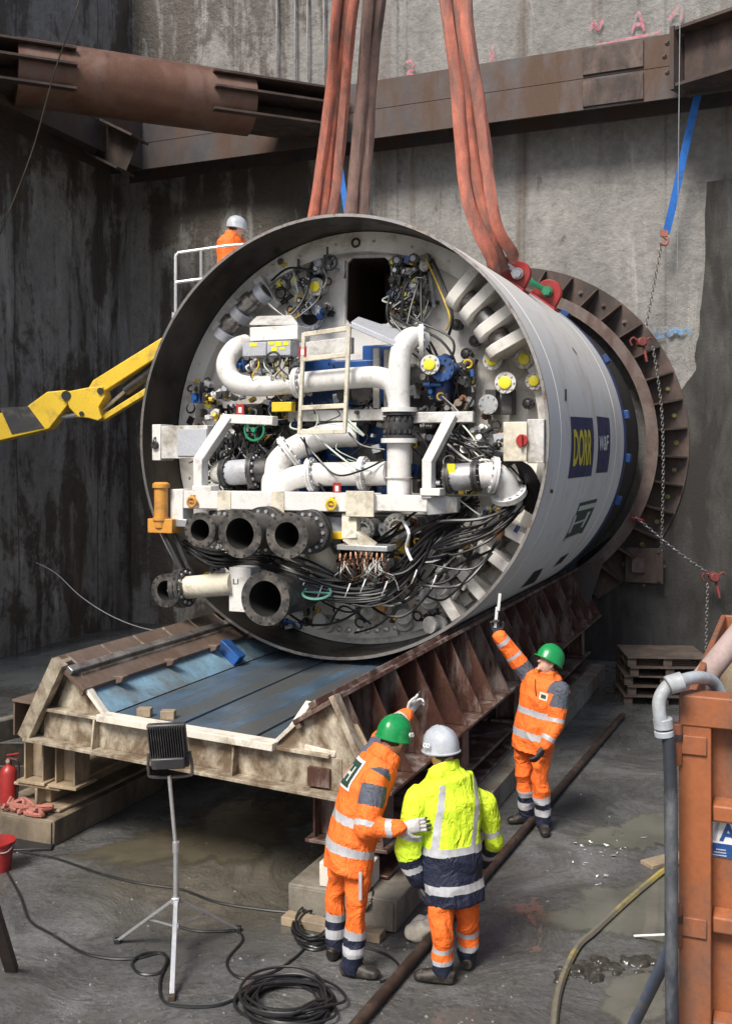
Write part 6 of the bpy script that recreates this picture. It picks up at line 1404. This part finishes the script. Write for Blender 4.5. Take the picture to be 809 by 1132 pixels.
# skip with hinges, pressed ribs and a sticker
YS = 5.15; sx0 = at(752, 762, YS).x; ztop = at(752, 764, YS).z; sk_ = empty('skip_container', V((sx0, YS, 0)), 0, 'faded orange steel skip container at the right edge with a blue and white sticker', 'skip'); ox = 0
RS = radians(-4); sk_.rotation_euler.z = -YAW
b = MB(); b.box((ox + 1.2, .05, ztop / 2), (2.3, .02, ztop - .1)); b.build('door_panel', orangeskip, sk_)
b = MB(); b.box((ox + .075, -.01, ztop / 2), (.15, .14, ztop - .02)); b.build('door_post', orangeskip, sk_, bevel=.007)
b = MB(); b.box((ox + 1.2, -.012, ztop - .075), (2.4, .15, .15)); b.build('top_rail', orangeskip, sk_, bevel=.008)
for py in (893, 1014, 1128):
    z = at(752, py, YS).z; P = [V((ox + .152, .04, z + .068)), V((ox + .152, -.04, z + .04)), V((ox + .152, -.04, z - .035)), V((ox + .152, .04, z - .062))]; b = MB(); b.prism(P, (2.2, 0, 0)); b.build('pressed_rib', orangeskip, sk_, bevel=.009)
b = MB(); b.box((ox + .02, 1.6, ztop / 2 - .03), (.04, 3.2, ztop - .1)); b.build('side_wall', orangeskip, sk_, bevel=.01); b = MB(); b.box((ox + 2.38, 1.6, ztop / 2 - .03), (.04, 3.2, ztop - .1)); b.build('side_wall', orangeskip, sk_, bevel=.01); b = MB(); b.box((ox + 1.2, 3.2, ztop / 2 - .03), (2.38, .04, ztop - .1)); b.build('rear_wall', orangeskip, sk_, bevel=.01); b = MB(); b.box((ox + 1.2, 1.6, .06), (2.3, 3.1, .1)); b.build('floor_plate', orangeskip, sk_)
for y0, y1 in ((795, 840), (992, 1038)):
    z0, z1 = at(752, y1, YS).z, at(752, y0, YS).z; b = MB(); b.cyl((ox - .01, -.09, z0), (ox - .01, -.09, z1), .028, n=12); b.box((ox + .06, -.085, (z0 + z1) / 2), (.14, .02, (z1 - z0) * .45)); hg = b.build('hinge', orangeskip, sk_, bevel=.004)
    b = MB(); b.lathe((ox - .01, -.09, (z0 * .4 + z1 * .6)), (0, 0, 1), [(0, .033), (.03, .033)], 12); b.build('hinge_ring', rust, hg)
def onskip(x, y):
    d = RLi @ V(((x - CX) / F, 1, -(y - HY) / F)); o = RLi @ (V((0, 0, EYE)) - V((sx0, YS, 0))); return o + d * ((.04 - o.y) / d.y)
s0 = onskip(782, 946); s1 = onskip(826, 907); b = MB(); b.box(((s0.x + s1.x) / 2, .037, (s0.z + s1.z) / 2), (s1.x - s0.x, .004, s1.z - s0.z)); st_ = b.build('sticker', textw, sk_)
zb_ = s0.z + (s1.z - s0.z) * .36; b = MB(); b.box(((s0.x + s1.x) / 2, .034, (s0.z + zb_) / 2), (s1.x - s0.x - .004, .003, zb_ - s0.z - .004)); b.build('sticker_band', navy if False else bluep, st_)
textflat('A', V((s0.x + .055, .031, zb_ + .012)), V((.085, 0, 0)), V((0, 0, .088)), bluep, st_, bold=.03)
b = MB()
for k in range(3): b.add([V((s0.x + .01 + k * .008, .033, zb_ + .01)), V((s0.x + .016 + k * .012, .033, zb_ + .01)), V((s0.x + .05 + k * .004, .033, zb_ + .10)), V((s0.x + .046 + k * .003, .033, zb_ + .10))], [(0, 1, 2, 3)])
for k in range(3): b.box((s0.x + .055 + k * .004, .031, s0.z + .012 + k * .014), (.07 - k * .012, .002, .005))
b.build('sticker_marks', textw if False else greyp, st_)
# hose hanging in front of the skip, with grey elbow
hs = empty('hanging_hose', at(741, 1000, YS - .2) * V((1, 1, 0)), 0, 'black hose with grey bent coupling hanging beside the orange skip', 'hose'); hb = hs.location
b = MB(); b.tube([at(x, y, YS - .2) - hb for x, y in ((739, 815), (741, 860), (742, 950), (742, 1060), (743, 1140))] + [V((0, -.0, .03))], .032, 14); b.build('hose_body', hoseblk, hs)
b = MB(); b.tube(catmull([at(x, y, Y_) - hb for x, y, Y_ in ((733, 806, YS - .2), (729, 790, YS - .2), (729, 773, YS - .19), (738, 759, YS - .17), (752, 753, YS - .1), (772, 749, YS + .0), (788, 754, YS + .1), (798, 770, YS + .14))], 7), .032, 14); b.build('elbow', greypvc, hs)
for (x, y, dx, dz, L) in ((733, 800, .12, -1, .05), (734, 811, .12, -1, .03), (748, 755, 1, .3, .06), (741, 757, 1, .5, .025)):
    b = MB(); c = at(x, y, YS - .19) - hb; b.lathe(c, (dx, 0, dz), [(-L / 2, .036), (-L / 2, .046), (L / 2, .046), (L / 2, .036)], 18); b.build('clamp', greypvc, hs, bevel=.004)
b = MB(); a, e = at(768, 762, 6.2), at(845, 665, 6.6); c = a; b.lathe((0, 0, 0), e - a, [(0, .055), (0, .07), ((e - a).length, .07), ((e - a).length, .055)], 20); tag(b.build('pink_grey_pipe', M('pinkish_grey_paint', (.36, .27, .25), .5, 0, .1, 3, (.2, .15, .12), .4), None, c), 'pinkish grey pipe sticking up diagonally out of the skip', 'pipe')
b = MB(); p = [at(790, 775, 6.9), at(850, 775, 6.9), at(850, 690, 6.9), at(808, 705, 6.9)]; c = p[0]; b.prism([q_ - c for q_ in p], (0, .04, 0)); tag(b.build('board', woodm, None, c, bevel=.004), 'brown board standing inside the skip at the right edge', 'board')
# yellow hose, plank, pipe and stick on the right
gcable([(760, 948), (735, 962), (715, 978), (695, 995), (672, 1016), (655, 1032), (640, 1045), (628, 1066), (619, 1090), (614, 1115), (611, 1150)], .026, 'muddy yellow hose snaking over the wet floor at the right', hoseyel, 'hose', 'hose')
b = MB(); b.box((0, 0, .02), (.62, .16, .04)); tag(b.build('plank', woodm, None, gnd(742, 952), .5, bevel=.005), 'short brown plank on the floor beside the hanging hose', 'plank')
a = gnd(697, 1145) + V((0, 0, .03)); e = at(748, 1035, 5.6); b = MB(); b.lathe((0, 0, 0), e - a, [(0, .028), (0, .036), ((e - a).length, .036), ((e - a).length, .028)], 16); tag(b.build('leaning_pipe', bluepipe, None, a), 'blue-grey pipe leaning toward the skip at the lower right', 'pipe')
a = gnd(701, 1038) + V((0, 0, .02)); e = gnd(738, 1051) + V((0, 0, .12)); b = MB(); b.cyl((0, 0, 0), e - a, .009, n=8); tag(b.build('stick', textw, None, a), 'thin white stick lying over the puddle at the lower right', 'stick')

# ridge of wet mud beside the yellow hose
cm = gnd(668, 1070); rg = random.Random(51); parts = []
for k in range(70):
    t = rg.uniform(-1, 1); p = V((t * .36 + rg.gauss(0, .03), t * .14 + rg.gauss(0, .06), rg.uniform(-.02, .005))); parts.append(capsule(p, p + V((rg.uniform(-.07, .07), rg.uniform(-.05, .05), 0)), rg.uniform(.018, .04), rg.uniform(.015, .03), 8))
me = blob_mesh(parts, .009, 2, .012, 16, 5); me.materials.append(M('dark_wet_mud', (.04, .037, .032), .28, 0, .4, 6)); me.polygons.foreach_set('use_smooth', [True] * len(me.polygons))
o = bpy.data.objects.new('mud_ridge', me); COL.objects.link(o); o.location = cm; tag(o, kind='stuff')
